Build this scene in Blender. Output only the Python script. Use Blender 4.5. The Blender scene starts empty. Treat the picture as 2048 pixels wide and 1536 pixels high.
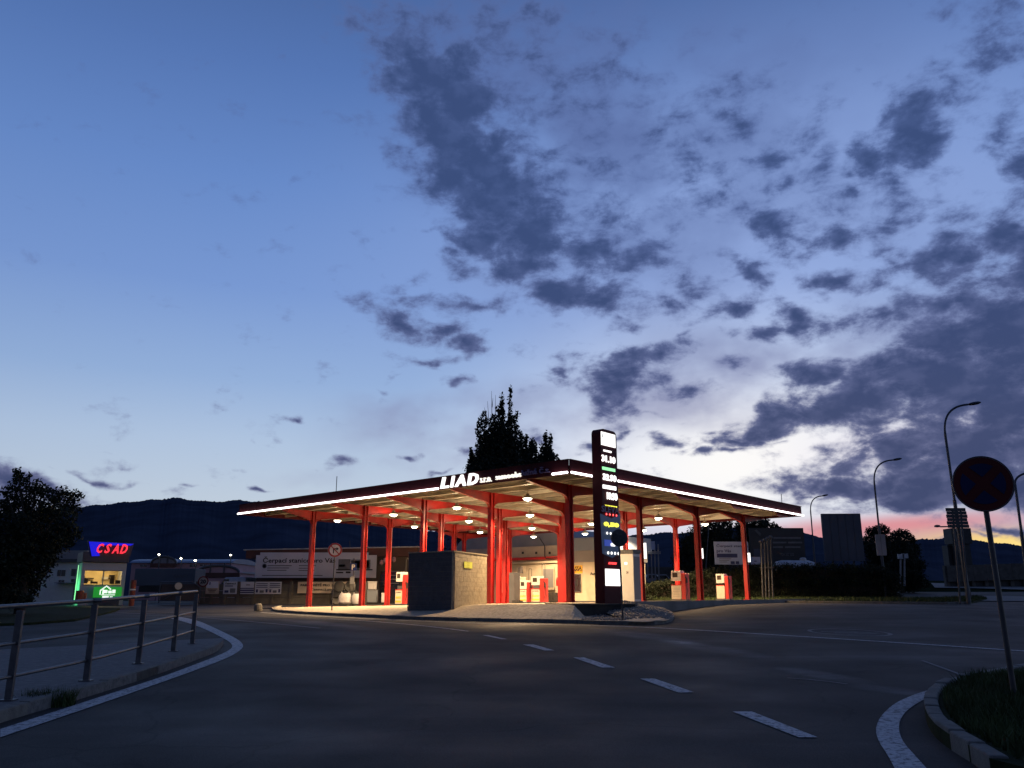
import bpy, math, random
import numpy as np
from mathutils import Vector
R = math.radians
rnd = random.Random(7)
nr = np.random.default_rng(11)
sc = bpy.context.scene
col = sc.collection

# ------------------------------------------------------------------ camera, sky, sun, exposure
F, PIT = 1675.0, 0.2502
cd = bpy.data.cameras.new("camera"); cam = bpy.data.objects.new("camera", cd); col.objects.link(cam)
cam.location = (0, 0, 1.6); cam.rotation_euler = (math.pi/2 + PIT, 0, 0)
cd.sensor_width = 36; cd.lens = F/2048*36; cd.clip_start = 0.05; cd.clip_end = 20000
sc.camera = cam
sc.view_settings.view_transform = 'Standard'; sc.view_settings.look = 'None'
sc.view_settings.exposure = 0.0; sc.view_settings.gamma = 1.0
sc.view_settings.use_curve_mapping = False
sc.cycles.use_denoising = True
sc.cycles.max_bounces = 6; sc.cycles.diffuse_bounces = 3; sc.cycles.glossy_bounces = 2
sc.cycles.sample_clamp_indirect = 4.0
S_, C_ = math.sin(PIT), math.cos(PIT)

def ray(px, py):
    a = (px-1024)/F; b = -(py-768)/F
    v = np.array([a, C_-b*S_, S_+b*C_]); return v/v[1]
def azel(px, py):
    r = ray(px, py); return math.atan2(r[0], r[1]), math.atan2(r[2], math.hypot(r[0], r[1]))
def lin(r, g, b):
    f = lambda c: (c/255/12.92) if c/255 <= .04045 else ((c/255+.055)/1.055)**2.4
    return (f(r), f(g), f(b), 1)

W = bpy.data.worlds.new("World"); sc.world = W; W.use_nodes = True
def build_world():
    nt = W.node_tree; N = nt.nodes; K = nt.links; N.clear()
    def node(t, **kw):
        n = N.new(t)
        for k, v in kw.items(): setattr(n, k, v)
        return n
    def put(inp, v):
        if isinstance(v, bpy.types.NodeSocket): K.new(v, inp)
        else: inp.default_value = v
    def mth(op, a, b=0.0, c=0.0, clamp=False):
        n = node('ShaderNodeMath', operation=op, use_clamp=clamp)
        put(n.inputs[0], a); put(n.inputs[1], b)
        if len(n.inputs) > 2: put(n.inputs[2], c)
        return n.outputs[0]
    def sstep(x, lo, hi, a=0.0, b=1.0):
        n = node('ShaderNodeMapRange', interpolation_type='SMOOTHSTEP')
        for i, v in enumerate((x, lo, hi, a, b)): put(n.inputs[i], v)
        return n.outputs[0]
    def mix(f, a, b, mode='MIX'):
        n = node('ShaderNodeMix', data_type='RGBA', blend_type=mode)
        put(n.inputs[0], f); put(n.inputs[6], a); put(n.inputs[7], b); return n.outputs[2]
    tc = node('ShaderNodeTexCoord'); sp = node('ShaderNodeSeparateXYZ'); K.new(tc.outputs['Generated'], sp.inputs[0])
    az = mth('ARCTAN2', sp.outputs[0], sp.outputs[1])
    el = mth('ARCSINE', sp.outputs[2])
    cb = node('ShaderNodeCombineXYZ'); put(cb.inputs[0], az); put(cb.inputs[1], el)
    P0 = cb.outputs[0]
    # warp of the cloud field
    st = node('ShaderNodeVectorMath', operation='MULTIPLY'); K.new(P0, st.inputs[0]); st.inputs[1].default_value = (1, 1.5, 1)
    nw = node('ShaderNodeTexNoise'); K.new(st.outputs[0], nw.inputs['Vector'])
    nw.inputs['Scale'].default_value = 11; nw.inputs['Detail'].default_value = 3
    wv = node('ShaderNodeVectorMath', operation='SUBTRACT'); K.new(nw.outputs['Color'], wv.inputs[0]); wv.inputs[1].default_value = (.5, .5, .5)
    ws = node('ShaderNodeVectorMath', operation='MULTIPLY'); K.new(wv.outputs[0], ws.inputs[0]); ws.inputs[1].default_value = (.10, .065, 0)
    wa = node('ShaderNodeVectorMath', operation='ADD'); K.new(P0, wa.inputs[0]); K.new(ws.outputs[0], wa.inputs[1])
    PW = wa.outputs[0]
    def blob(px, py, rx, ry, ang, w, vec):
        a, e = azel(px, py)
        m = node('ShaderNodeMapping', vector_type='TEXTURE'); K.new(vec, m.inputs[0])
        m.inputs['Location'].default_value = (a, e, 0); m.inputs['Rotation'].default_value = (0, 0, -R(ang))
        k = 1.34/F
        m.inputs['Scale'].default_value = (rx*k, ry*k, 1)
        l = node('ShaderNodeVectorMath', operation='LENGTH'); K.new(m.outputs[0], l.inputs[0])
        return mth('MULTIPLY_ADD', l.outputs['Value'], -w, w, clamp=True)
    # cloud masses of this evening sky: px, py, half width, half height, slope (down to the right +), weight
    B = [(915,290,330,105,56,1.5),(920,190,190,220,20,.92),(1040,430,230,150,30,.98),(1120,200,260,200,30,.55),(1400,300,300,200,0,.46),(1700,420,300,200,0,.36),(1480,600,260,120,0,.34),(740,30,110,80,20,.75),(850,130,140,110,45,1.05),(930,190,120,150,0,1.2),(850,260,110,80,30,.95),(930,300,160,100,35,1.25),(1000,390,150,85,40,1.25),
         (1060,480,140,90,30,1.1),(1110,420,90,60,0,.8),(1060,545,120,50,10,1.0),(1190,505,200,55,0,.95),(1150,600,170,55,10,1.05),(1240,640,60,30,20,.7),
         (1150,330,170,50,0,.62),(1290,430,140,60,0,.62),(1080,70,150,110,40,.55),(1250,160,170,80,30,.48),(1180,250,120,70,0,.45),(930,520,60,40,0,.72),
         (940,605,130,28,-8,.78),(800,640,130,38,12,.9),(880,660,110,30,5,.7),(940,695,50,30,-20,.85),(865,715,60,16,0,.72),(930,762,40,13,10,.72),(790,745,22,9,0,.6),(780,770,22,7,0,.5),
         (820,570,60,22,0,.5),(850,460,90,18,-8,.5),(760,700,120,20,8,.35),
         (1190,790,110,50,25,.9),(1250,750,120,60,-25,1.1),(1330,700,80,35,-20,.95),(1130,740,60,30,20,.7),(1370,660,40,14,-20,.55),(1200,700,70,18,0,.5),(1120,700,80,30,0,.4),(1360,765,60,25,-10,.6),(1240,825,70,20,0,.6),
         (1460,240,80,60,30,.8),(1370,200,120,80,60,.45),(1560,310,90,70,60,.65),(1590,360,50,40,0,.55),(1650,330,45,60,0,.8),(1500,330,60,50,0,.5),(1480,370,60,40,0,.4),
         (1820,280,100,70,-30,1.05),(1870,240,80,30,-10,.6),(1760,330,70,80,-40,.95),(1690,400,60,60,-60,.75),(1700,350,40,50,0,.6),
         (1545,450,65,62,0,1.0),(1600,480,50,30,0,.5),(1650,490,60,28,-10,.75),(1790,450,90,45,-20,.72),(1770,500,50,50,0,.6),(1800,545,60,22,0,.7),(1840,430,50,20,-20,.55),
         (1390,560,80,38,15,.9),(1350,590,50,30,0,.6),(1515,550,42,28,0,.95),(1690,565,120,26,10,.85),(1650,590,60,20,0,.6),(1455,625,52,32,15,.9),(1600,630,65,38,30,.95),(1540,665,45,22,5,.9),
         (1480,720,40,20,10,.75),(1520,750,20,10,0,.4),(1750,640,80,26,-5,.85),(1830,610,80,40,-30,.85),(1910,600,90,50,-20,.95),(1940,500,130,55,-15,.95),(2010,450,80,70,-20,.95),(1900,470,60,30,0,.6),
         (2010,280,60,80,20,.7),(2040,330,60,60,0,.75),(1880,160,60,50,20,.62),(1900,130,30,30,0,.4),(2000,60,110,90,0,.65),(1920,210,100,60,0,.4),(1930,400,60,50,0,.42),(1990,240,60,60,0,.4),
         (1900,680,190,70,-18,1.15),(2020,640,130,120,0,1.25),(2060,540,90,80,0,1.1),(1800,690,70,30,0,.8),(1640,745,75,42,-10,1.0),(1690,720,40,25,0,.6),
         (1720,790,190,60,-14,1.2),(1870,780,230,100,0,1.4),(2030,800,150,170,0,1.4),(1590,840,190,36,-8,1.1),(1470,880,90,18,-5,.75),(1440,860,40,12,0,.6),(1560,880,60,14,0,.6),
         (1700,900,120,60,-25,.85),(1810,905,90,55,0,1.1),(1960,930,220,90,0,1.45),(1700,965,170,46,-8,1.15),(1580,985,110,26,0,.95),(1640,996,130,18,0,.8),(1900,985,250,38,0,1.2),(1780,1000,130,16,0,.7),
         (2010,1050,100,14,2,.8),(1960,1066,70,8,0,.6),(1900,1078,60,9,-8,.7),(1330,888,42,16,0,.85),(1405,912,46,10,-5,.8),(1400,862,40,10,0,.65),(1510,880,40,12,0,.75),(1360,905,20,8,0,.5),(1455,905,50,10,-10,.6),(1180,878,50,16,0,.8),(1130,790,40,20,20,.5),(1260,860,40,8,0,.65),(1080,870,30,12,0,.6),(950,890,30,22,0,.6),
         (1340,840,30,8,0,.5),(1300,830,50,10,0,.45),(1260,880,30,10,0,.5),(1150,900,30,9,0,.4),
         (0,955,130,40,12,.85),(110,972,130,22,10,.85),(-20,1000,120,40,0,.8),(180,975,40,12,10,.55),(190,948,110,8,7,.62),(100,930,90,7,6,.5),(240,955,30,7,10,.4),(340,990,34,15,-20,.65),(375,970,16,6,0,.6),(517,967,30,8,4,.9),(500,898,50,6,0,.4),
         (680,906,30,22,20,.72),(588,845,32,10,-5,.7),(842,912,26,8,5,.9),(893,937,26,8,-8,.85),(640,925,16,6,0,.3),(730,540,40,12,0,.3),(470,930,20,5,0,.3)]
    acc = None
    for i, b in enumerate(B):
        if i % 25 == 24:      # keep the node evaluation sequential
            cbn = node('ShaderNodeCombineXYZ'); put(cbn.inputs[2], mth('MULTIPLY', acc, 1e-6))
            wn = node('ShaderNodeVectorMath', operation='ADD'); K.new(PW, wn.inputs[0]); K.new(cbn.outputs[0], wn.inputs[1]); PW = wn.outputs[0]
        v = blob(*b, PW)
        acc = v if acc is None else mth('MAXIMUM', acc, v)
    # beyond the picture the same broken cloud goes on
    side = mth('MAXIMUM', sstep(mth('ABSOLUTE', az), .60, .9), sstep(el, .70, .95))
    gn = node('ShaderNodeTexNoise'); K.new(st.outputs[0], gn.inputs['Vector']); gn.inputs['Scale'].default_value = 2.2; gn.inputs['Detail'].default_value = 2
    acc = mth('MAXIMUM', acc, mth('MULTIPLY', side, sstep(gn.outputs['Fac'], .42, .66, 0, .95)))
    sm = node('ShaderNodeVectorMath', operation='MULTIPLY'); K.new(P0, sm.inputs[0]); sm.inputs[1].default_value = (1, 1.7, 1)
    n1 = node('ShaderNodeTexNoise'); K.new(sm.outputs[0], n1.inputs['Vector'])
    n1.inputs['Scale'].default_value = 19; n1.inputs['Detail'].default_value = 9; n1.inputs['Roughness'].default_value = .62; n1.inputs['Distortion'].default_value = .15
    n1c = mth('SUBTRACT', n1.outputs['Fac'], .5)
    dens = mth('MULTIPLY_ADD', n1c, 2.1, acc)
    cov = sstep(dens, .15, .70)
    core = sstep(dens, .38, 1.02)
    # clear sky colour by height above the horizon
    er = node('ShaderNodeMapRange'); put(er.inputs[0], el); er.inputs[1].default_value = 0; er.inputs[2].default_value = math.pi/2
    cr = node('ShaderNodeValToRGB'); K.new(er.outputs[0], cr.inputs[0])
    stops = [(0, (176,186,206)), (6, (196,210,226)), (10, (180,201,229)), (14, (152,181,224)), (20, (124,157,216)), (27, (105,141,205)), (34, (87,121,184)), (42, (69,98,154)), (60, (44,64,110)), (90, (27,40,74))]
    while len(cr.color_ramp.elements) < len(stops): cr.color_ramp.elements.new(.5)
    for e, (d, c) in zip(cr.color_ramp.elements, stops): e.position = d/90; e.color = lin(*c)
    # a Nishita twilight carries a little of the base
    sk = node('ShaderNodeTexSky', sky_type='NISHITA'); sk.sun_disc = False; sk.sun_elevation = R(-1.5); sk.sun_rotation = R(33)
    skm = mix(1.0, sk.outputs[0], (.05, .05, .05, 1), 'MULTIPLY')
    c = mix(.06, cr.outputs[0], skm)
    # slight fall off to the east (left), away from the afterglow
    c = mix(sstep(az, -.25, -.75, 0, .10), c, lin(56, 84, 128))
    c = mix(sstep(mth('ABSOLUTE', mth('SUBTRACT', az, .45)), 1.2, 2.6, 0, .85), c, lin(30, 42, 72))
    def glow(px, py, rx, ry, ang, w, colr, cc, mode='MIX'):
        b = blob(px, py, rx, ry, ang, 1.0, P0)
        f = mth('MULTIPLY', sstep(b, 0, 1), w)
        return mix(f, cc, lin(*colr), mode)
    c = glow(1560, 480, 900, 420, 0, .42, (176, 192, 236), c)
    c = glow(1430, 930, 560, 300, -4, .9, (226, 232, 248), c)
    c = glow(1480, 930, 400, 150, -4, 1.0, (254, 252, 250), c)
    c = glow(1830, 880, 260, 60, -5, .9, (240, 236, 244), c)
    c = glow(1200, 1130, 500, 90, 0, .55, (196, 172, 200), c)
    c = glow(1800, 1080, 420, 52, 0, .6, (188, 124, 148), c)
    c = glow(1640, 1090, 80, 46, 0, .5, (236, 124, 112), c)
    c = glow(1800, 1050, 260, 22, -2, .75, (226, 132, 134), c)
    c = glow(2060, 1094, 230, 34, 3, 1.0, (255, 206, 112), c)
    c = glow(2040, 1088, 120, 22, 3, 1.0, (255, 224, 140), c)
    # high thin veils
    vn = node('ShaderNodeTexNoise'); K.new(st.outputs[0], vn.inputs['Vector']); vn.inputs['Scale'].default_value = 7; vn.inputs['Detail'].default_value = 5
    vf = sstep(vn.outputs['Fac'], .3, .7)
    for (px, py, rx, ry, ang, w) in [(1650, 720, 420, 90, -8, .8), (960, 840, 330, 70, -4, .75), (1120, 240, 380, 330, 30, .75), (1400, 260, 420, 260, 0, .5), (1350, 780, 300, 110, -10, .55), (900, 920, 320, 26, -6, .6), (1500, 560, 500, 200, 0, .25)]:
        f = mth('MULTIPLY', mth('MULTIPLY', sstep(blob(px, py, rx, ry, ang, 1.0, PW), 0, .8), vf), w)
        c = mix(f, c, mix(sstep(el, .1, .45), lin(142, 142, 176), lin(92, 112, 165)))
    # clouds: pale and thin at the rim, slate in the core
    rim = mix(sstep(el, .08, .5), lin(112, 116, 154), lin(86, 106, 158))
    cor = mix(sstep(el, .05, .5), lin(60, 70, 108), lin(58, 77, 122))
    dk = node('ShaderNodeTexNoise'); K.new(st.outputs[0], dk.inputs['Vector']); dk.inputs['Scale'].default_value = 30; dk.inputs['Detail'].default_value = 4
    ccl = mix(core, rim, cor)
    ccl = mix(sstep(dk.outputs['Fac'], .45, .7, 0, .28), ccl, rim)
    fcov = mth('MULTIPLY', cov, sstep(dens, .2, .8, .70, .985))
    c = mix(fcov, c, ccl)
    # below the horizon: dark earth
    c = mix(sstep(el, -.002, -.03), c, (.006, .008, .014, 1))
    bg = node('ShaderNodeBackground'); put(bg.inputs[0], c); bg.inputs[1].default_value = 1.0
    out = node('ShaderNodeOutputWorld'); K.new(bg.outputs[0], out.inputs[0])
    W.cycles.sampling_method = 'MANUAL'; W.cycles.sample_map_resolution = 512
build_world()
# the last warm light from where the sun went down
sl = bpy.data.lights.new("sun", 'SUN'); sl.energy = 0.02; sl.angle = R(12); sl.color = (1, .55, .35)
so = bpy.data.objects.new("sun", sl); col.objects.link(so); so.rotation_euler = (R(87), 0, R(-33 + 180))
so.rotation_euler = Vector((-math.sin(R(33)), -math.cos(R(33)), -.05)).to_track_quat('-Z', 'Y').to_euler()

# ------------------------------------------------------------------ helpers
def tag(o, label=None, cat=None, group=None, kind=None):
    if label: o['label'] = label
    if cat: o['category'] = cat
    if group: o['group'] = group
    if kind: o['kind'] = kind
    return o
def empty(name, loc, rz=0.0):
    o = bpy.data.objects.new(name, None); col.objects.link(o); o.location = loc; o.rotation_euler = (0, 0, rz); return o
def copy_tree(o, parent=None):
    c = o.copy(); col.objects.link(c); c.parent = parent
    for ch in list(o.children): copy_tree(ch, c)
    return c
class MB:
    def __init__(s): s.v = []; s.f = []
    def add(s, vs, fs):
        n = len(s.v); s.v += [tuple(p) for p in vs]; s.f += [tuple(i+n for i in q) for q in fs]; return s
    def box(s, c, d, yaw=0, taper=1.0):
        cx, cy, cz = c; a, b, h = d[0]/2, d[1]/2, d[2]/2; co, si = math.cos(yaw), math.sin(yaw); vs = []
        for z, t in ((-h, 1), (h, taper)):
            for x, y in ((-a, -b), (a, -b), (a, b), (-a, b)):
                vs.append((cx+(x*co-y*si)*t, cy+(x*si+y*co)*t, cz+z))
        return s.add(vs, [(3,2,1,0),(4,5,6,7),(0,1,5,4),(1,2,6,5),(2,3,7,6),(3,0,4,7)])
    def hexa(s, b, t):       # bottom 4, top 4 (ccw seen from above)
        return s.add(list(b)+list(t), [(3,2,1,0),(4,5,6,7),(0,1,5,4),(1,2,6,5),(2,3,7,6),(3,0,4,7)])
    def prism(s, pts, vec):  # closed polygon extruded by vec
        n = len(pts); vs = [Vector(p) for p in pts]; ws = [p+Vector(vec) for p in vs]
        return s.add(vs+ws, [tuple(range(n))[::-1], tuple(range(n, 2*n))]+[(i, (i+1) % n, n+(i+1) % n, n+i) for i in range(n)])
    def tube(s, path, r, n=8, caps=True):
        path = [Vector(p) for p in path]; rr = r if isinstance(r, (list, tuple)) else [r]*len(path); rings = []
        prev = None
        for i, p in enumerate(path):
            d = (path[min(i+1, len(path)-1)]-path[max(i-1, 0)]).normalized()
            a = prev if prev is not None else (Vector((0, 0, 1)) if abs(d.z) < .9 else Vector((1, 0, 0)))
            a = (a-d*a.dot(d)).normalized(); prev = a; b = d.cross(a)
            rings.append([p+(a*math.cos(2*math.pi*k/n)+b*math.sin(2*math.pi*k/n))*rr[i] for k in range(n)])
        vs = [q for rg in rings for q in rg]; fs = []
        for i in range(len(path)-1):
            for k in range(n): fs.append((i*n+k, i*n+(k+1) % n, (i+1)*n+(k+1) % n, (i+1)*n+k))
        if caps: fs += [tuple(range(n))[::-1], tuple(range((len(path)-1)*n, len(path)*n))]
        return s.add(vs, fs)
    def lathe(s, c, prof, n=20, axis=None):  # prof: (r, z)
        vs = []; fs = []; c = Vector(c)
        q = Vector((0, 0, 1)).rotation_difference(Vector(axis)) if axis else None
        for r, z in prof:
            for k in range(n):
                p = Vector((r*math.cos(2*math.pi*k/n), r*math.sin(2*math.pi*k/n), z))
                if q: p = q @ p
                vs.append(c+p)
        m = len(prof)
        for i in range(m-1):
            for k in range(n): fs.append((i*n+k, i*n+(k+1) % n, (i+1)*n+(k+1) % n, (i+1)*n+k))
        fs += [tuple(range(n))[::-1], tuple(range((m-1)*n, m*n))]
        return s.add(vs, fs)
    def mesh(s, name, origin=(0, 0, 0)):
        me = bpy.data.meshes.new(name); o = origin
        me.from_pydata([(p[0]-o[0], p[1]-o[1], p[2]-o[2]) for p in s.v], [], s.f); me.update(); return me
    def build(s, name, mat, parent=None, origin=None, smooth=False, bevel=0):
        org = origin if origin is not None else (0, 0, 0)
        me = s.mesh(name, org); me.materials.append(mat)
        if smooth: me.polygons.foreach_set('use_smooth', [True]*len(me.polygons)); me.set_sharp_from_angle(angle=R(40))
        o = bpy.data.objects.new(name, me); col.objects.link(o)
        if parent: o.parent = parent
        elif origin is not None: o.location = origin
        if bevel:
            b = o.modifiers.new("bevel", 'BEVEL'); b.width = bevel; b.segments = 2; b.limit_method = 'ANGLE'
        return o
def part(name, mat, parent, mb, smooth=False, bevel=0, label=None):
    """mesh given in world coordinates under an unrotated root"""
    root = parent
    while root.parent: root = root.parent
    o = mb.build(name, mat, parent, tuple(root.location), smooth, bevel)
    if label: o['label'] = label
    return o
def npmesh(name, verts, faces, mat, parent=None, origin=(0, 0, 0)):
    verts = np.asarray(verts, np.float32)-np.array(origin, np.float32); faces = np.asarray(faces, np.int32)
    me = bpy.data.meshes.new(name); k = faces.shape[1]
    me.vertices.add(len(verts)); me.vertices.foreach_set('co', verts.ravel())
    me.loops.add(faces.size); me.loops.foreach_set('vertex_index', faces.ravel())
    me.polygons.add(len(faces)); me.polygons.foreach_set('loop_start', np.arange(0, faces.size, k, dtype=np.int32))
    me.update(calc_edges=True); me.materials.append(mat)
    o = bpy.data.objects.new(name, me); col.objects.link(o)
    if parent: o.parent = parent
    else: o.location = origin
    return o

# ------------------------------------------------------------------ materials
def mat(name, color, rough=.7, metal=0, var=.15, scale=3.0, bump=0.0, bscale=40, emit=None, estr=0, spec=.5, detail=5, stains=0, stain_col=(.02, .02, .02), coat=0):
    m = bpy.data.materials.new(name); m.use_nodes = True; nt = m.node_tree; b = nt.nodes['Principled BSDF']
    b.inputs['Roughness'].default_value = rough; b.inputs['Metallic'].default_value = metal; b.inputs['Specular IOR Level'].default_value = spec
    b.inputs['Coat Weight'].default_value = coat
    c3 = tuple(color[:3])
    tc = nt.nodes.new('ShaderNodeTexCoord'); gm = nt.nodes.new('ShaderNodeNewGeometry')
    vec = gm.outputs['Position']
    n = nt.nodes.new('ShaderNodeTexNoise'); n.inputs['Scale'].default_value = scale; n.inputs['Detail'].default_value = detail; nt.links.new(vec, n.inputs['Vector'])
    r = nt.nodes.new('ShaderNodeValToRGB'); nt.links.new(n.outputs['Fac'], r.inputs[0])
    r.color_ramp.elements[0].position = .3; r.color_ramp.elements[1].position = .7
    r.color_ramp.elements[0].color = tuple(max(0, x*(1-var)) for x in c3)+(1,); r.color_ramp.elements[1].color = tuple(min(1, x*(1+var)) for x in c3)+(1,)
    outc = r.outputs[0]
    if stains:
        n3 = nt.nodes.new('ShaderNodeTexNoise'); n3.inputs['Scale'].default_value = scale*.35; n3.inputs['Detail'].default_value = 7; n3.inputs['Roughness'].default_value = .65; nt.links.new(vec, n3.inputs['Vector'])
        r3 = nt.nodes.new('ShaderNodeMapRange'); nt.links.new(n3.outputs['Fac'], r3.inputs[0]); r3.inputs[1].default_value = .5; r3.inputs[2].default_value = .75; r3.inputs[4].default_value = stains
        mx = nt.nodes.new('ShaderNodeMix'); mx.data_type = 'RGBA'; nt.links.new(r3.outputs[0], mx.inputs[0]); nt.links.new(outc, mx.inputs[6]); mx.inputs[7].default_value = tuple(stain_col)+(1,)
        outc = mx.outputs[2]
    nt.links.new(outc, b.inputs['Base Color'])
    if bump:
        n2 = nt.nodes.new('ShaderNodeTexNoise'); n2.inputs['Scale'].default_value = bscale; n2.inputs['Detail'].default_value = 4; nt.links.new(vec, n2.inputs['Vector'])
        bp = nt.nodes.new('ShaderNodeBump'); bp.inputs['Strength'].default_value = bump; bp.inputs['Distance'].default_value = .02
        nt.links.new(n2.outputs['Fac'], bp.inputs['Height']); nt.links.new(bp.outputs[0], b.inputs['Normal'])
    if emit:
        b.inputs['Emission Color'].default_value = tuple(emit[:3])+(1,); b.inputs['Emission Strength'].default_value = estr
    return m
M = {}
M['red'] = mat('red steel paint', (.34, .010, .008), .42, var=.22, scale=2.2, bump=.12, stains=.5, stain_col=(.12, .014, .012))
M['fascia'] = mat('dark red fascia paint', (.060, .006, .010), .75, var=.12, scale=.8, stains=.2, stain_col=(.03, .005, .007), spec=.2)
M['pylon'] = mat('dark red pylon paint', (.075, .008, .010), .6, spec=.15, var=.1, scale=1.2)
M['purlin'] = mat('galvanised purlin', (.52, .49, .41), .5, .3, var=.15, scale=2, stains=.3, stain_col=(.12, .09, .06))
M['sheet'] = mat('corrugated roof sheet', (.29, .265, .21), .6, .1, var=.2, scale=1.2, stains=.5, stain_col=(.10, .085, .06))
M['tube'] = mat('white light tube', (.8, .8, .8), .4, emit=(1, .93, .93), estr=5.0)
M['led'] = mat('lit white sign', (.8, .8, .8), .4, emit=(1, .98, .92), estr=1.7)
M['ledsoft'] = mat('lit ivory lettering', (.8, .8, .8), .4, emit=(1, .95, .82), estr=1.1)
M['ledyellow'] = mat('yellow led', (.6, .6, .1), .4, emit=(.9, .85, .08), estr=1.4)
M['ledgreen'] = mat('green led strip', (.1, .5, .2), .4, emit=(.35, .9, .42), estr=1.2)
M['ledred'] = mat('red led', (.5, .03, .03), .4, emit=(1, .06, .06), estr=1.5)
M['ledblue'] = mat('blue lit panel', (.02, .03, .3), .4, emit=(.05, .10, .55), estr=.5)
M['unlit'] = mat('unlit letter plastic', (.22, .17, .30), .5)
M['lens'] = mat('lit lamp lens', (.9, .9, .9), .3, emit=(1, .9, .66), estr=11.0)
M['lamp_metal'] = mat('lamp housing', (.35, .33, .28), .45, .4)
M['concrete'] = mat('light concrete', (.33, .29, .23), .85, var=.2, scale=2.5, bump=.5, bscale=30, stains=.4, stain_col=(.14, .11, .08))
M['apron'] = mat('cobbled apron', (.44, .37, .265), .85, var=.28, scale=9, bump=.9, bscale=14, stains=.5, stain_col=(.12, .10, .07))
M['forecourt'] = mat('forecourt concrete', (.20, .18, .155), .8, var=.2, scale=1.6, bump=.3, stains=.6, stain_col=(.05, .045, .04))
M['blockdark'] = mat('darker concrete block', (.075, .076, .080), .9, var=.2, scale=5, bump=.7, bscale=22)  # darker block tone, laid on the left face only
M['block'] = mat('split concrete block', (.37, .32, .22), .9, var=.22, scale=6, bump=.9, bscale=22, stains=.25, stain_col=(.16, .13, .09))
M['mortar'] = mat('mortar', (.31, .27, .19), .95, var=.15, scale=8)
M['kerb'] = mat('kerb stone', (.14, .135, .12), .9, var=.25, scale=7, bump=.5, stains=.4, stain_col=(.06, .055, .05))
M['white'] = mat('white enamel', (.56, .55, .52), .4, var=.06, scale=4, stains=.12, stain_col=(.4, .36, .3))
M['wallcream'] = mat('cream render', (.46, .40, .30), .85, var=.08, scale=2, bump=.2, stains=.15, stain_col=(.38, .30, .20))
M['walltan'] = mat('tan render', (.40, .34, .27), .85, var=.1, scale=1.5, stains=.25, stain_col=(.22, .18, .14))
M['grey'] = mat('grey sheet metal', (.22, .22, .23), .6, .2, var=.1, scale=1)
M['greydark'] = mat('dark grey plastic', (.055, .055, .06), .5)
M['black'] = mat('black rubber', (.012, .012, .012), .5)
M['darkwall'] = mat('dark rendered plinth', (.035, .035, .034), .9, var=.3, scale=3, bump=.4)
M['pillared'] = mat('pump red', (.42, .025, .02), .35, var=.1)
M['yellow'] = mat('yellow print', (.75, .42, .03), .6)
M['paper'] = mat('yellow notice', (.72, .80, .10), .7, var=.05)
M['brick'] = mat('dark brick', (.06, .05, .045), .9, var=.3, scale=12, bump=.4)
M['glassdark'] = mat('dark window glass', (.02, .022, .025), .12, spec=.8)
M['screen'] = mat('pump display', (.05, .04, .03), .2)
M['galv'] = mat('galvanised steel', (.11, .113, .12), .42, .75, var=.2, scale=10, bump=.1, bscale=60, stains=.3, stain_col=(.14, .13, .13))
M['pole'] = mat('grey pole', (.06, .06, .065), .5, .6, var=.2, scale=5)
M['lamp_post'] = mat('painted lamp post', (.05, .06, .075), .5, .4)
M['signback'] = mat('sign back', (.035, .042, .045), .6, .1)
M['signred'] = mat('sign red', (.42, .03, .02), .45)
M['signblue'] = mat('sign blue', (.012, .03, .16), .45)
M['dullred'] = mat('shaded red sign film', (.085, .010, .010), .6, spec=.2)  # sign red darkened: shade of the unlit faces is put into the colour
M['dullblue'] = mat('shaded blue sign film', (.006, .014, .065), .6, spec=.2)  # sign blue with the shade of the backlit face put into it
M['signwhite'] = mat('sign white', (.75, .70, .62), .45)
M['blackprint'] = mat('black print', (.012, .012, .014), .6)
M['blueprint'] = mat('navy print', (.02, .03, .10), .6)
M['banner'] = mat('white banner', (.46, .48, .54), .6, var=.07, scale=1.2)
M['bannerblue'] = mat('pale blue board', (.30, .36, .50), .6, var=.06)
M['boarddark'] = mat('dark printed board', (.022, .024, .026), .6, var=.35, scale=1.4)
M['boardblank'] = mat('blank board back', (.052, .062, .085), .7, var=.12, scale=.9)
M['printgrey'] = mat('grey print', (.11, .115, .125), .6)
M['fence'] = mat('concrete fence', (.085, .078, .068), .95, var=.25, scale=1.8, bump=.3)
M['depot'] = mat('depot wall', (.075, .06, .055), .9, var=.15, scale=1)
M['roofband'] = mat('brown roof band', (.075, .028, .022), .7, var=.2, scale=1)
M['zinc'] = mat('pale zinc trim', (.35, .36, .38), .5, .3)
M['hallroof'] = mat('hall roof sheet', (.15, .19, .27), .5, .2, var=.12, scale=.3)
M['hallpink'] = mat('pink hall wall', (.40, .24, .26), .85, var=.08, scale=.5)
M['hallwin'] = mat('hall glazing', (.16, .16, .19), .3)
M['truck'] = mat('box trailer', (.075, .09, .11), .6, var=.08, scale=.6)
M['bag'] = mat('white woven sack', (.36, .35, .36), .85, var=.15, scale=6, bump=.6)
M['cratewood'] = mat('dark wood', (.04, .03, .028), .9, var=.2)
M['orange'] = mat('orange plastic', (.30, .055, .02), .6, var=.2, scale=3)
M['boothwhite'] = mat('booth panel white', (.42, .42, .42), .6, var=.06, scale=2)
M['boothin'] = mat('booth interior wall', (.60, .48, .26), .8, var=.15, scale=2)
M['adgreen'] = mat('lit green advert', (.02, .4, .05), .5, emit=(.012, .20, .02), estr=1.0)
M['adwhite'] = mat('lit white advert print', (.8, .8, .8), .5, emit=(.9, 1, .88), estr=1.0)
M['neonblue'] = mat('blue neon panel', (.01, .01, .4), .5, emit=(.008, .010, .62), estr=1.0)
M['neonred'] = mat('red neon letter', (.6, .02, .03), .5, emit=(1, .035, .06), estr=1.25)
M['boothlamp'] = mat('booth lamp', (.8, .7, .4), .5, emit=(1, .74, .34), estr=45)
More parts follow.
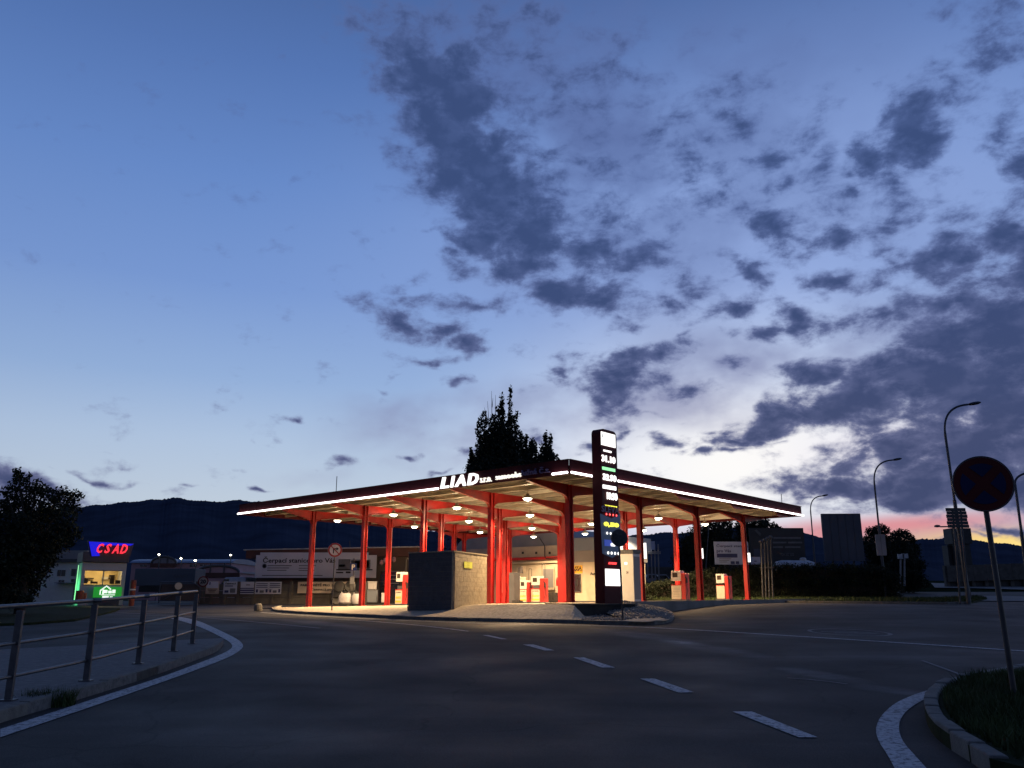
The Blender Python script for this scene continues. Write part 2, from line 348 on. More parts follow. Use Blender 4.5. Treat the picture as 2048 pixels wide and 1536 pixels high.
M['bark'] = mat('bark', (.035, .028, .022), .95, var=.3, scale=6, bump=.6)
M['hill'] = mat('wooded hillside', (.040, .050, .075), 1.0, var=.22, scale=.012, detail=9, spec=0)
M['soil'] = mat('meadow', (.018, .026, .014), 1.0, var=.4, scale=.08, spec=0)
M['curtain'] = mat('bright tarpaulin', (.36, .42, .52), .6, var=.1)
M['stone'] = mat('cobblestone', (.20, .19, .17), .9, var=.35, scale=11, bump=.8, bscale=25)
def leafmat(name, c, var=.45):
    m = mat(name, c, .75, var=var, scale=1.3, spec=.2); return m
M['leaf'] = leafmat('dark leaves', (.018, .024, .014)); M['leafpop'] = leafmat('poplar leaves', (.020, .027, .018)); M['hedge'] = leafmat('hedge leaves', (.014, .020, .010))
M['grass'] = leafmat('grass blades', (.034, .052, .016), .5)
M['grassbase'] = mat('grass soil', (.020, .028, .011), 1.0, var=.4, scale=4, bump=.6, bscale=20, spec=.1)
def worn_asphalt():
    m = bpy.data.materials.new('asphalt'); m.use_nodes = True; nt = m.node_tree; b = nt.nodes['Principled BSDF']; L = nt.links
    g = nt.nodes.new('ShaderNodeNewGeometry')
    def nz(scale, detail, vec=None, rough=.5):
        n = nt.nodes.new('ShaderNodeTexNoise'); n.inputs['Scale'].default_value = scale; n.inputs['Detail'].default_value = detail; n.inputs['Roughness'].default_value = rough
        L.new(vec or g.outputs['Position'], n.inputs['Vector']); return n.outputs['Fac']
    def mr(x, a, b_, c, d):
        n = nt.nodes.new('ShaderNodeMapRange'); L.new(x, n.inputs[0])
        for i, v in enumerate((a, b_, c, d)): n.inputs[i+1].default_value = v
        return n.outputs[0]
    def mul(x, y):
        n = nt.nodes.new('ShaderNodeMath'); n.operation = 'MULTIPLY'; L.new(x, n.inputs[0]); L.new(y, n.inputs[1]); return n.outputs[0]
    big = mr(nz(.16, 4), .3, .7, .82, 1.18)
    mid = mr(nz(1.3, 5, rough=.65), .3, .7, .88, 1.12)
    ag = mr(nz(60, 3, rough=.7), .3, .7, .55, 1.6)
    # long streaks of dust and worn tyre tracks curving round the junction
    mp = nt.nodes.new('ShaderNodeMapping'); L.new(g.outputs['Position'], mp.inputs[0]); mp.inputs['Rotation'].default_value = (0, 0, R(22)); mp.inputs['Scale'].default_value = (.10, .75, 1)
    st = mr(nz(1.0, 4, mp.outputs[0]), .52, .70, 1.0, 1.5)
    v = mul(mul(big, mid), mul(ag, st))
    nb_ = mr(nz(.9, 6, rough=.65), .38, .66, .25, 1.0)
    for (x_, y_, ang_, la, lb_) in WEAR:
        mm = nt.nodes.new('ShaderNodeMapping'); mm.vector_type = 'TEXTURE'; L.new(g.outputs['Position'], mm.inputs[0]); mm.inputs['Location'].default_value = (x_, y_, 0); mm.inputs['Rotation'].default_value = (0, 0, ang_); mm.inputs['Scale'].default_value = (la, lb_, 50)
        ln = nt.nodes.new('ShaderNodeVectorMath'); ln.operation = 'LENGTH'; L.new(mm.outputs[0], ln.inputs[0])
        w_ = mul(mr(ln.outputs['Value'], 1.0, .45, 0, 1), nb_)
        ad = nt.nodes.new('ShaderNodeMath'); ad.operation = 'MULTIPLY_ADD'; L.new(w_, ad.inputs[0]); ad.inputs[1].default_value = 3.4; ad.inputs[2].default_value = 1.0
        v = mul(v, ad.outputs[0])
    mx = nt.nodes.new('ShaderNodeVectorMath'); mx.operation = 'SCALE'; mx.inputs[0].default_value = (.032, .030, .028); L.new(v, mx.inputs['Scale'])
    # cracks and tar seams
    vo = nt.nodes.new('ShaderNodeTexVoronoi'); vo.feature = 'DISTANCE_TO_EDGE'; vo.inputs['Scale'].default_value = .17
    dist = nt.nodes.new('ShaderNodeTexNoise'); dist.inputs['Scale'].default_value = 1.1; L.new(g.outputs['Position'], dist.inputs['Vector'])
    va = nt.nodes.new('ShaderNodeVectorMath'); va.operation = 'MULTIPLY_ADD'; L.new(dist.outputs['Color'], va.inputs[0]); va.inputs[1].default_value = (1.3, 1.3, 0); L.new(g.outputs['Position'], va.inputs[2]); L.new(va.outputs[0], vo.inputs['Vector'])
    ck = mr(vo.outputs['Distance'], 0, .006, .62, 1.0)
    m2 = nt.nodes.new('ShaderNodeVectorMath'); m2.operation = 'SCALE'; L.new(mx.outputs[0], m2.inputs[0]); L.new(ck, m2.inputs['Scale'])
    L.new(m2.outputs[0], b.inputs['Base Color'])
    L.new(mr(nz(.5, 4), .3, .7, .62, .86), b.inputs['Roughness']); b.inputs['Specular IOR Level'].default_value = .2
    bp = nt.nodes.new('ShaderNodeBump'); bp.inputs['Strength'].default_value = .55; bp.inputs['Distance'].default_value = .01
    L.new(nz(70, 3), bp.inputs['Height']); L.new(bp.outputs[0], b.inputs['Normal'])
    return m
def worn_paint():
    m = bpy.data.materials.new('worn road paint'); m.use_nodes = True; nt = m.node_tree; b = nt.nodes['Principled BSDF']; L = nt.links
    g = nt.nodes.new('ShaderNodeNewGeometry'); n = nt.nodes.new('ShaderNodeTexNoise'); n.inputs['Scale'].default_value = 16; n.inputs['Detail'].default_value = 9; n.inputs['Roughness'].default_value = .75; L.new(g.outputs['Position'], n.inputs['Vector'])
    r = nt.nodes.new('ShaderNodeValToRGB'); L.new(n.outputs['Fac'], r.inputs[0]); r.color_ramp.elements[0].position = .40; r.color_ramp.elements[0].color = (.075, .078, .082, 1); r.color_ramp.elements[1].position = .52; r.color_ramp.elements[1].color = (.48, .48, .48, 1)
    L.new(r.outputs[0], b.inputs['Base Color']); b.inputs['Roughness'].default_value = .7; return m
M['paint'] = worn_paint()
M['faint'] = mat('faded road paint', (.16, .16, .16), .8, var=.4, scale=20)
M['paving'] = mat('pavement slabs', (.12, .118, .115), .85, var=.3, scale=12, bump=.7, bscale=26, stains=.4, stain_col=(.05, .05, .05))

# ------------------------------------------------------------------ ground shape
_ys = [-40, 0, 8, 12, 18, 24, 30, 36, 48, 56, 62, 100, 4000]
_zl = [-.9, 0, .20, .32, .50, .63, .76, .80, .86, 1.08, 1.2, 1.3, 1.3]
_zr = [-.9, 0, .20, .32, .50, .63, .78, 1.08, 1.33, 1.40, 1.5, 3.4, 3.4]
_yr2 = [-40, 0, 8, 12, 18, 24, 30, 36, 42, 50, 60, 80, 110, 150, 200, 4000]
_zr2 = [-.9, 0, .20, .32, .50, .63, .78, 1.08, 1.28, 1.36, 1.42, 1.75, 2.7, 4.3, 5.6, 5.6]
def G(x, y):
    x = np.asarray(x, float); y = np.asarray(y, float); z = 0
    for d in (-3, -1.5, 0, 1.5, 3):
        a = np.interp(y+d, _ys, _zl); b = np.interp(y+d, _yr2, _zr2)
        t = np.clip((x-2)/9, 0, 1); t = t*t*(3-2*t)
        z = z+a*(1-t)+b*t
    return z/5
def P(px, py, dz=0.0):
    r = ray(px, py); t0 = 2.0
    ts = np.arange(2.0, 220, .05); zz = 1.6+r[2]*ts-G(r[0]*ts, ts)-dz
    k = np.argmax(zz < 0)
    if not (zz < 0).any(): k = len(ts)-1
    t = ts[k]; return Vector((r[0]*t, t, float(G(r[0]*t, t))+dz))
def at_z(px, py, z):
    r = ray(px, py); t = (z-1.6)/r[2]; return Vector((r[0]*t, t, z))
def at_y(px, py, y):
    r = ray(px, py); return Vector((r[0]*y, y, 1.6+r[2]*y))
E0 = Vector((2.575, 38.19, 0)); TH = .698; SU, SV = 4.694, 6.03
U = Vector((-math.cos(TH), math.sin(TH), 0)); V = Vector((math.sin(TH), math.cos(TH), 0))
YAW = -TH     # local x = -U, local y = V
def L(u, v, z=0.0): q = E0+U*u+V*v; return Vector((q.x, q.y, z))
def ZF(u, v): return 1.41-.0165*max(u, -3)+.005*v
def on_v(px, py, v):       # meet the vertical plane v = const
    r = ray(px, py); n = V; P0 = L(0, v); t = (P0.dot(n))/(r[0]*n.x+r[1]*n.y); return Vector((r[0]*t, r[1]*t, 1.6+r[2]*t))
def u_of(p): return (Vector((p[0], p[1], 0))-E0).dot(U)

WEAR = []
for (p0, p1, hw_) in [((1190,1256),(1400,1290),.75), ((1330,1280),(1535,1318),.6), ((1565,1335),(1735,1368),.42), ((1700,1368),(1860,1392),.38), ((560,1238),(760,1262),.7), ((1280,1216),(1400,1222),1.2)]:
    a_, b_ = P(*p0), P(*p1); WEAR.append(((a_.x+b_.x)/2, (a_.y+b_.y)/2, math.atan2(b_.y-a_.y, b_.x-a_.x), (b_-a_).length/2*1.15, hw_))
M['asphalt'] = worn_asphalt()
# road sheet
xs = np.arange(-64, 70.1, .5); ys = np.arange(-12, 96.1, .5)
X, Y = np.meshgrid(xs, ys); Z = G(X, Y)
nx, ny = len(xs), len(ys); idx = np.arange(nx*ny).reshape(ny, nx)
faces = np.stack([idx[:-1, :-1].ravel(), idx[:-1, 1:].ravel(), idx[1:, 1:].ravel(), idx[1:, :-1].ravel()], 1)
o = npmesh('road', np.stack([X.ravel(), Y.ravel(), Z.ravel()], 1), faces, M['asphalt']); tag(o, 'dark worn asphalt of the junction in front of the fuel station', kind='structure')
# ground far beyond
xs = np.concatenate([np.linspace(-3500, -80, 30), np.linspace(-70, 70, 29), np.linspace(80, 3500, 30)])
ys = np.concatenate([np.linspace(-400, -20, 8), np.linspace(-10, 210, 45), np.linspace(240, 3800, 30)])
X, Y = np.meshgrid(xs, ys); Z = G(X, Y)-.10
nx, ny = len(xs), len(ys); idx = np.arange(nx*ny).reshape(ny, nx)
faces = np.stack([idx[:-1, :-1].ravel(), idx[:-1, 1:].ravel(), idx[1:, 1:].ravel(), idx[1:, :-1].ravel()], 1)
o = npmesh('ground', np.stack([X.ravel(), Y.ravel(), Z.ravel()], 1), faces, M['soil']); tag(o, 'dark open ground stretching to the hills', kind='structure')

# hills with a wooded crest
def hill(name, pts, dist, label, seed):
    rg = np.random.default_rng(seed)
    pxs = np.arange(pts[0][0], pts[-1][0]+1, 2.2); yy = np.interp(pxs, [p[0] for p in pts], [p[1] for p in pts])
    yy = yy-np.abs(rg.normal(0, .9, len(pxs)))-1.2*np.sin(pxs*.11)
    rows = []; fr = [0, .06, .12, .2, .3, .4, .5, .6, .7, .78, .86, .93, 1.0, 1.02]
    kern = np.hanning(61); kern /= kern.sum(); carry = np.zeros(len(pxs))
    for k, t in enumerate(fr):
        r = []; carry = carry*.6+np.convolve(rg.normal(0, 1, len(pxs)), kern, 'same')*260
        for ci, (px, py) in enumerate(zip(pxs, yy)):
            q = np.array(ray(px, py)); d = dist*(.45+.55*min(t, 1)); h = 1.6+q[2]*dist
            z = 1.2+(h-1.2)*(min(t, 1)**.9) + (carry[ci]*.22*max(0, 1-t*1.15) if t > 0 else 0)
            if t > 1: d = dist*1.25; z = 0
            r.append((q[0]*d, d, z))
        rows.append(r)
    Vt = np.array(rows).reshape(-1, 3); n = len(pxs); idx = np.arange(len(fr)*n).reshape(len(fr), n)
    fc = np.stack([idx[:-1, :-1].ravel(), idx[:-1, 1:].ravel(), idx[1:, 1:].ravel(), idx[1:, :-1].ravel()], 1)
    return tag(npmesh(name, Vt, fc, M['hill']), label, kind='structure')
hill('hill', [(-700, 1040), (-300, 1030), (0, 1030), (165, 1014), (260, 1004), (320, 999), (345, 996), (380, 1000), (420, 1004), (480, 1001), (520, 1004), (620, 1020), (760, 1045), (900, 1070), (1040, 1088), (1150, 1095), (1250, 1100)], 2200, 'long dark wooded ridge behind the left of the station', 3)
hill('hill', [(1040, 1072), (1110, 1068), (1180, 1069), (1260, 1072), (1330, 1066), (1400, 1066), (1480, 1052), (1560, 1056), (1610, 1068), (1660, 1078), (1720, 1084), (1790, 1085), (1840, 1080), (1900, 1076), (1960, 1083), (2048, 1092), (2200, 1100), (2700, 1110)], 1700, 'low dark wooded hill under the sunset on the right', 4)

# ------------------------------------------------------------------ road markings
def strip_mesh(Lp, Rp, dz=.009):
    mb = MB(); 
    def dens(pts):
        out = []
        for a, b in zip(pts[:-1], pts[1:]):
            n = max(1, int((b-a).length/.4))
            out += [a+(b-a)*(i/n) for i in range(n)]
        return out+[pts[-1]]
    def resample(pts, n):
        pts = dens(pts); d = [0]
        for a, b in zip(pts[:-1], pts[1:]): d.append(d[-1]+(b-a).length)
        s = np.linspace(0, d[-1], n); return [Vector((float(np.interp(t, d, [p.x for p in pts])), float(np.interp(t, d, [p.y for p in pts])), 0)) for t in s]
    n = max(3, int(max(sum((b-a).length for a, b in zip(Lp[:-1], Lp[1:])), 1)/.3)+1)
    A, B = resample(Lp, n), resample(Rp, n); vs = []
    for a, b in zip(A, B):
        for k in (0, 1): q = a if k == 0 else b; vs.append((q.x, q.y, float(G(q.x, q.y))+dz))
    return mb.add(vs, [(2*i, 2*i+1, 2*i+3, 2*i+2) for i in range(n-1)])
def smooth(pts, it=2):
    for _ in range(it):
        out = [pts[0]]
        for a, b in zip(pts[:-1], pts[1:]): out += [a*.75+b*.25, a*.25+b*.75]
        pts = out+[pts[-1]]
    return pts
def marking(Lpx, Rpx, label, m='paint', curved=True, group=None, name='road_marking'):
    A = [P(*p) for p in Lpx]; B = [P(*p) for p in Rpx]
    if curved: A, B = smooth(A), smooth(B)
    o = strip_mesh(A, B).build(name, M[m]); return tag(o, label, kind='structure', group=group)
def line_marking(pxs, width, label, m='paint', name='road_marking'):
    c = smooth([P(*p) for p in pxs]); A = []; B = []
    for i, p in enumerate(c):
        d = (c[min(i+1, len(c)-1)]-c[max(i-1, 0)]); d.z = 0; d.normalize(); n = Vector((-d.y, d.x, 0)); A.append(p+n*width/2); B.append(p-n*width/2)
    o = strip_mesh(A, B).build(name, M[m]); return tag(o, label, kind='structure')
dashes = [((1465,1425),(1504,1425),(1598,1478),(1636,1477)), ((1280,1359),(1309,1359),(1357,1387),(1388,1386)), ((1146,1316),(1168,1316),(1203,1336),(1230,1336)), ((1046,1290),(1067,1290),(1089,1302),(1109,1302)), ((964,1271),(977,1271),(1003,1279),(1015,1279))]
names = ['nearest and largest white dash of the centre line', 'second white dash of the centre line from the camera', 'middle white dash of the centre line', 'fourth white dash of the centre line from the camera', 'farthest and smallest white dash of the centre line']
for (a, b, c, d), lb in zip(dashes, names): marking([a, c], [b, d], lb, curved=False, group='dashes of the centre line')
line_marking([(936,1263),(880,1256),(816,1249),(740,1243),(660,1238)], .12, 'solid end of the centre line nearing the station kerb')
line_marking([(522,1225),(600,1231),(711,1237),(820,1242),(900,1245),(1000,1248),(1180,1251),(1290,1255),(1400,1261),(1640,1276),(1840,1289),(2048,1303),(2200,1312)], .19, 'long white edge line running past the station island to the right')
line_marking([(232,1225),(330,1230),(480,1242),(560,1249),(640,1257)], .16, 'faint white line crossing the road at far left', 'faint')
line_marking([(190,1220),(300,1223),(420,1229),(560,1236),(700,1241)], .14, 'faint thin line below the lit kerb at left', 'faint')
line_marking([(1575,1357),(1640,1362),(1695,1370)], .05, 'thin light scratch line on the asphalt at right', 'faint')
line_marking([(1845,1322),(1880,1335),(1925,1352)], .06, 'short faint scratch beside the right grass island', 'faint')
marking([(0,1478),(200,1409),(330,1364),(400,1338),(450,1319),(475,1306),(488,1294),(482,1284),(462,1272),(430,1257),(390,1240),(350,1232)], [(0,1461),(200,1396),(330,1353),(390,1330),(435,1313),(458,1302),(466,1294),(460,1285),(445,1276),(415,1261),(372,1245),(335,1236)], 'white edge line curving round the tip of the left pavement')
marking([(1795,1550),(1775,1512),(1758,1488),(1750,1462),(1760,1435),(1790,1407),(1835,1388),(1885,1374),(1915,1368)], [(1862,1550),(1828,1512),(1806,1488),(1797,1462),(1800,1440),(1818,1418),(1850,1399),(1890,1384),(1918,1376)], 'broad white line hugging the kerb of the right grass island')
# painted roundel
rc = P(1697, 1265); mb = MB()
e1 = (P(1774, 1266)-P(1620, 1264)).length/2; e2 = (P(1697, 1258.5)-P(1697, 1272.5)).length/2
def disc_ring(r0, r1, n=48):
    A = [Vector((rc.x+e1*r0*math.cos(t), rc.y+e2*r0*math.sin(t), 0)) for t in np.linspace(0, 2*math.pi, n)]
    B = [Vector((rc.x+e1*r1*math.cos(t), rc.y+e2*r1*math.sin(t), 0)) for t in np.linspace(0, 2*math.pi, n)]
    return strip_mesh(A, B)
rm = disc_ring(.90, 1.0)
for (x0, y0, x1, y1) in [(-.62,.3,.15,.34),(-.5,-.1,.2,0),(-.35,-.45,.5,-.35),(.1,.25,.62,.05),(.05,-.1,.7,-.15)]:
    s2 = strip_mesh([Vector((rc.x+e1*x0, rc.y+e2*y0, 0)), Vector((rc.x+e1*x1, rc.y+e2*y1, 0))], [Vector((rc.x+e1*x0, rc.y+e2*(y0-.12), 0)), Vector((rc.x+e1*x1, rc.y+e2*(y1-.12), 0))])
    rm.add(s2.v, s2.f)
tag(rm.build('road_marking', M['faint']), 'worn painted roundel on the asphalt beyond the long line', kind='structure')

# ------------------------------------------------------------------ kerbs and pavements
def kerb_stones(path, width, height, parent, inward, stone=1.0, m='kerb', jit=.006, sink=.15):
    """separate stones along a world path; inward = +1 left of the path"""
    pts = path; d = [0]
    for a, b in zip(pts[:-1], pts[1:]): d.append(d[-1]+((b-a).xy).length)
    xsn = [p.x for p in pts]; ysn = [p.y for p in pts]; n = int(d[-1]/stone)
    at = lambda t: Vector((float(np.interp(t, d, xsn)), float(np.interp(t, d, ysn)), 0))
    org = tuple(parent.location)
    for i in range(n):
        a = at(i*stone+.006); b = at((i+1)*stone-.006); dr = (b-a).normalized(); nn = Vector((-dr.y, dr.x, 0))*inward
        c = [a, b, b+nn*width, a+nn*width]; j = rnd.uniform(-jit, jit)
        if inward < 0: c = [c[3], c[2], c[1], c[0]]
        bt = [(q.x, q.y, float(G(q.x, q.y))-sink) for q in c]; tp = [(q.x, q.y, float(G(q.x, q.y))+height+j) for q in c]
        MB().hexa(bt, tp).build('kerb_stone', M[m], parent, org, bevel=.018)
def polysheet(name, pts, h, m, parent=None, label=None, cat=None, kind=None, wall=True, grid=.5):
    """raised area draped on the ground: triangulated fan over a grid clipped coarse"""
    import mathutils.geometry as mg
    P2 = [Vector((p.x, p.y)) for p in pts]
    x0, x1 = min(p.x for p in P2), max(p.x for p in P2); y0, y1 = min(p.y for p in P2), max(p.y for p in P2)
    def inside(x, y):
        c = False
        for i in range(len(P2)):
            a, b = P2[i], P2[i-1]
            if (a.y > y) != (b.y > y) and x < (b.x-a.x)*(y-a.y)/(b.y-a.y)+a.x: c = not c
        return c
    vs = list(P2); bound = len(vs)
    for x in np.arange(x0+grid/2, x1, grid):
        for y in np.arange(y0+grid/2, y1, grid):
            if inside(x, y): vs.append(Vector((x, y)))
    r = mg.delaunay_2d_cdt(vs, [], [list(range(bound))], 1, 1e-5)
    v2, f2 = r[0], r[2]
    hh = h if callable(h) else (lambda x, y: float(G(x, y))+h)
    verts = [(p.x, p.y, hh(p.x, p.y)) for p in v2]; mb = MB().add(verts, [tuple(f) for f in f2])
    if wall:
        n = bound; top = [(p.x, p.y, hh(p.x, p.y)) for p in P2]; bot = [(p.x, p.y, float(G(p.x, p.y))-.2) for p in P2]
        mb.add(top+bot, [(i, (i+1) % n, n+(i+1) % n, n+i) for i in range(n)])
    o = mb.build(name, m, parent, tuple(parent.location) if parent else None)
    if label: tag(o, label, cat, None, kind)
    return o
# left pavement (camera side) with kerb
kl = [P(-160, 1500), P(0, 1446), P(150, 1402), P(300, 1355), P(400, 1318), P(436, 1303), P(446, 1291)]
kl = smooth(kl, 1)
back = [P(446, 1288), P(400, 1290), P(300, 1296), P(120, 1306), P(-160, 1322), P(-500, 1360), P(-700, 1536)]
pl = tag(polysheet('pavement', [p.copy() for p in kl]+back, .13, M['paving'], grid=.4), 'left pavement behind the steel railing', kind='structure')
kerb_root = empty('kerb', (kl[0].x, kl[0].y, 0)); tag(kerb_root, 'kerb edging the left pavement below the railing', kind='structure')
kerb_stones(kl, .14, .145, kerb_root, 1)
# far verge, left of road: grass and light path
vg = [P(-400, 1262), P(-100, 1256), P(60, 1250), P(150, 1243), P(215, 1228), P(240, 1219), P(150, 1216), P(-100, 1214), P(-500, 1216)]
polysheet('grass_verge', vg, .08, M['grassbase'], label='dark grass verge under the left tree', kind='structure', grid=1)
# right grass island near the camera
ir = [P(1985, 1556), P(1930, 1518), P(1893, 1495), P(1866, 1472), P(1852, 1445), P(1850, 1420), P(1866, 1396), P(1900, 1380), P(1950, 1368), P(2010, 1355), P(2100, 1340)]
ir = smooth(ir, 1)
ib = [P(2400, 1330), P(2900, 1420), P(2500, 1700)]
base_o = polysheet('grass_mound', ir+ib, lambda x, y: float(G(x, y))+.14, M['grassbase'], label='dark grass island at the right edge of the road', kind='structure', grid=.4)
kr = empty('kerb', (ir[0].x, ir[0].y, 0)); tag(kr, 'broken kerb stones round the right grass island', kind='structure')
kerb_stones(ir, .15, .175, kr, -1, stone=.55, jit=.016)
ipoly = ir+ib
def inside_poly(poly, x, y):
    c = False
    for i in range(len(poly)):
        a, b = poly[i], poly[i-1]
        if (a.y > y) != (b.y > y) and x < (b.x-a.x)*(y-a.y)/(b.y-a.y)+a.x: c = not c
    return c
def grass(name, poly, n, hmin, hmax, dz, label, width=.012, box=None):
    xs_ = [p.x for p in poly]; ys_ = [p.y for p in poly]; x0, x1, y0, y1 = box or (min(xs_), max(xs_), min(ys_), max(ys_))
    vs = []; 
    while len(vs) < n*3:
        x, y = nr.uniform(x0, x1), nr.uniform(y0, y1)
        if not inside_poly(poly, x, y): continue
        z = float(G(x, y))+dz; a = nr.uniform(0, 2*math.pi); h = nr.uniform(hmin, hmax)*(.6+.8*(math.sin(x*2.1)*math.sin(y*1.7)*.5+.5)); w = width*nr.uniform(.6, 1.4); le = nr.normal(0, .35*h, 2)
        vs += [(x-w*math.cos(a), y-w*math.sin(a), z), (x+w*math.cos(a), y+w*math.sin(a), z), (x+le[0], y+le[1], z+h)]
    f = np.arange(len(vs)).reshape(-1, 3)
    return tag(npmesh(name, vs, f, M['grass']), label, kind='stuff')
gin = []
for i_, p_ in enumerate(ir):
    d_ = (ir[min(i_+1, len(ir)-1)]-ir[max(i_-1, 0)]); d_.z = 0; d_.normalize(); gin.append(p_+Vector((d_.y, -d_.x, 0))*.21)
grass('grass', gin+ib, 26000, .05, .15, .14, 'short dark grass on the right island', box=(3.0, 12, 4, 13))
# tuft at the left kerb
tp = P(95, 1412)
tuft = [Vector((tp.x+.35*math.cos(t), tp.y+.22*math.sin(t), 0)) for t in np.linspace(0, 6.1, 9)]
grass('grass_tuft', tuft, 700, .08, .24, .0, 'weed tuft growing from the gutter by the left kerb', width=.008)

# station island: kerb line and sloping apron up to the forecourt
kpx = [(560, 1214.5), (543, 1219), (546, 1223), (600, 1228), (700, 1233.5), (813, 1239), (905, 1242), (1000, 1244), (1142, 1247), (1147, 1247.2), (1200, 1249.5), (1290, 1251.5), (1335, 1248), (1350, 1238), (1345, 1229), (1325, 1221), (1300, 1214)]
KP = [P(*p) for p in kpx]
KS = smooth(KP, 2)
ik = empty('kerb', (KS[0].x, KS[0].y, 0)); tag(ik, 'dark kerb round the lit station island', kind='structure')
kerb_stones(KS, .13, .13, ik, 1, stone=1.0)
# inner line: edge of the forecourt
def inner(u): return L(u, -.55, ZF(u, -.55))
us = [20.6, 20.2, 19.6, 18.6, 15.5, 12.4, 9.5, 6.6, 3.4, 1.0, -1.0, -1.05, -2.2, -3.0, -3.2, -3.1, -2.9]
# island surface via strips between kerb (ground+.12) and the forecourt edge
def resamp(pts, n):
    d = [0]
    for a, b in zip(pts[:-1], pts[1:]): d.append(d[-1]+(b-a).length)
    s = np.linspace(0, d[-1], n); return [Vector([float(np.interp(t, d, [p[k] for p in pts])) for k in range(3)]) for t in s]
outl = KP; cen_in = [inner(u) for u in us]
n = 90
tt = np.linspace(0, len(outl)-1, n)
def at_idx(pts, t): i = min(int(t), len(pts)-2); return pts[i].lerp(pts[i+1], t-i)
OUT = [at_idx(outl, t) for t in tt]; INN = [at_idx(cen_in, t) for t in tt]
OUT = [OUT[0]]+[(OUT[i-1]+OUT[i]*2+OUT[i+1])/4 for i in range(1, n-1)]+[OUT[-1]]
mids = []
for i_, (o_p, i_p) in enumerate(zip(outl, cen_in)):
    m_ = o_p.lerp(i_p, .5); zo = float(G(o_p.x, o_p.y))+.115; m_.z = zo*.5+i_p.z*.5
    mids.append(m_)
mids[6] = Vector((-3.4, 38.2, 1.22)); mids[7] = Vector((-.2, 33.6, 1.37)); mids[8] = Vector((2.25, 31.75, 1.37)); mids[9] = Vector((2.75, 31.75, .86)); mids[10] = Vector((4.7, 33.4, .90)); mids[11].z = 1.0; mids[5] = Vector((-5.6, 38.6, 1.12))
MIDS = [at_idx(mids, t) for t in tt]
rows = 11; vs = []
for a, m_, b in zip(OUT, MIDS, INN):
    for k in range(rows):
        t = k/(rows-1); a2 = Vector((a.x, a.y, float(G(a.x, a.y))+.115)); q = a2.lerp(m_, t*2) if t <= .5 else m_.lerp(b, t*2-1)
        q.z += 0 if k in (0, rows-1) else rnd.uniform(-.012, .012); vs.append(tuple(q))
fs = [(i*rows+k, i*rows+k+1, (i+1)*rows+k+1, (i+1)*rows+k) for i in range(n-1) for k in range(rows-1)]
me = MB().add(vs, fs)
tag(me.build('station_island', M['apron']), 'sloping lit concrete apron between kerb and canopy columns', kind='structure')
# forecourt slab with visible joints kept in the material
mbf = MB(); gu = np.arange(-3.2, 27.1, 1.0); gv = np.arange(-.55, 26.6, 1.0); vs = []
for v in gv:
    for u in gu: q = L(u, v, ZF(u, v)); vs.append(tuple(q))
nu = len(gu); mbf.add(vs, [(j*nu+i, (j+1)*nu+i, (j+1)*nu+i+1, j*nu+i+1) for j in range(len(gv)-1) for i in range(nu-1)])
b0 = [L(u, v, ZF(u, v)) for u, v in ((-3.2, -.55), (26.8, -.55), (26.8, 26.45), (-3.2, 26.45))]
mbf.add([tuple(p) for p in b0]+[(p.x, p.y, .3) for p in b0], [(i, (i+1) % 4, 4+(i+1) % 4, 4+i) for i in range(4)])
tag(mbf.build('forecourt', M['forecourt']), 'lit concrete forecourt under the red canopy', kind='structure')
exec_later = []
del exec_later
# ------------------------------------------------------------------ text
def text_obj(s, mat_, parent, pos, yaw=0.0, width=None, height=None, depth=.02, bold=0.0, shear=0.0, name='lettering', align='LEFT', label=None):
    """lettering standing in the vertical plane through pos; local x runs along yaw"""
    cu = bpy.data.curves.new('t', 'FONT'); cu.body = s; cu.size = 1; cu.offset = bold; cu.shear = shear; cu.extrude = .5; cu.resolution_u = 2
    to = bpy.data.objects.new('t', cu); col.objects.link(to); bpy.context.view_layer.update()
    me = bpy.data.meshes.new_from_object(to.evaluated_get(bpy.context.evaluated_depsgraph_get()))
    bpy.data.objects.remove(to)
    co = np.zeros(len(me.vertices)*3, np.float32); me.vertices.foreach_get('co', co); co = co.reshape(-1, 3)
    x0, x1 = co[:, 0].min(), co[:, 0].max(); y0, y1 = co[:, 1].min(), co[:, 1].max()
    sx = width/(x1-x0) if width else height/(y1-y0); sy = height/(y1-y0) if height else sx
    if align == 'CENTER': ox = (x0+x1)/2
    else: ox = x0
    lx = (co[:, 0]-ox)*sx; lz = (co[:, 1]-min(y0, 0) if align != 'BASE' else co[:, 1])*sy; ly = -co[:, 2]*depth
    c, s_ = math.cos(yaw), math.sin(yaw)
    w = np.stack([pos[0]+lx*c-ly*s_, pos[1]+lx*s_+ly*c, pos[2]+lz], 1)
    root = parent
    while root and root.parent: root = root.parent
    org = np.array(root.location) if root else np.zeros(3)
    me.vertices.foreach_set('co', (w-org).astype(np.float32).ravel()); me.update()
    me.materials.clear(); me.materials.append(mat_)
    o = bpy.data.objects.new(name, me); col.objects.link(o)
    if parent: o.parent = parent
    if label: o['label'] = label
    return o

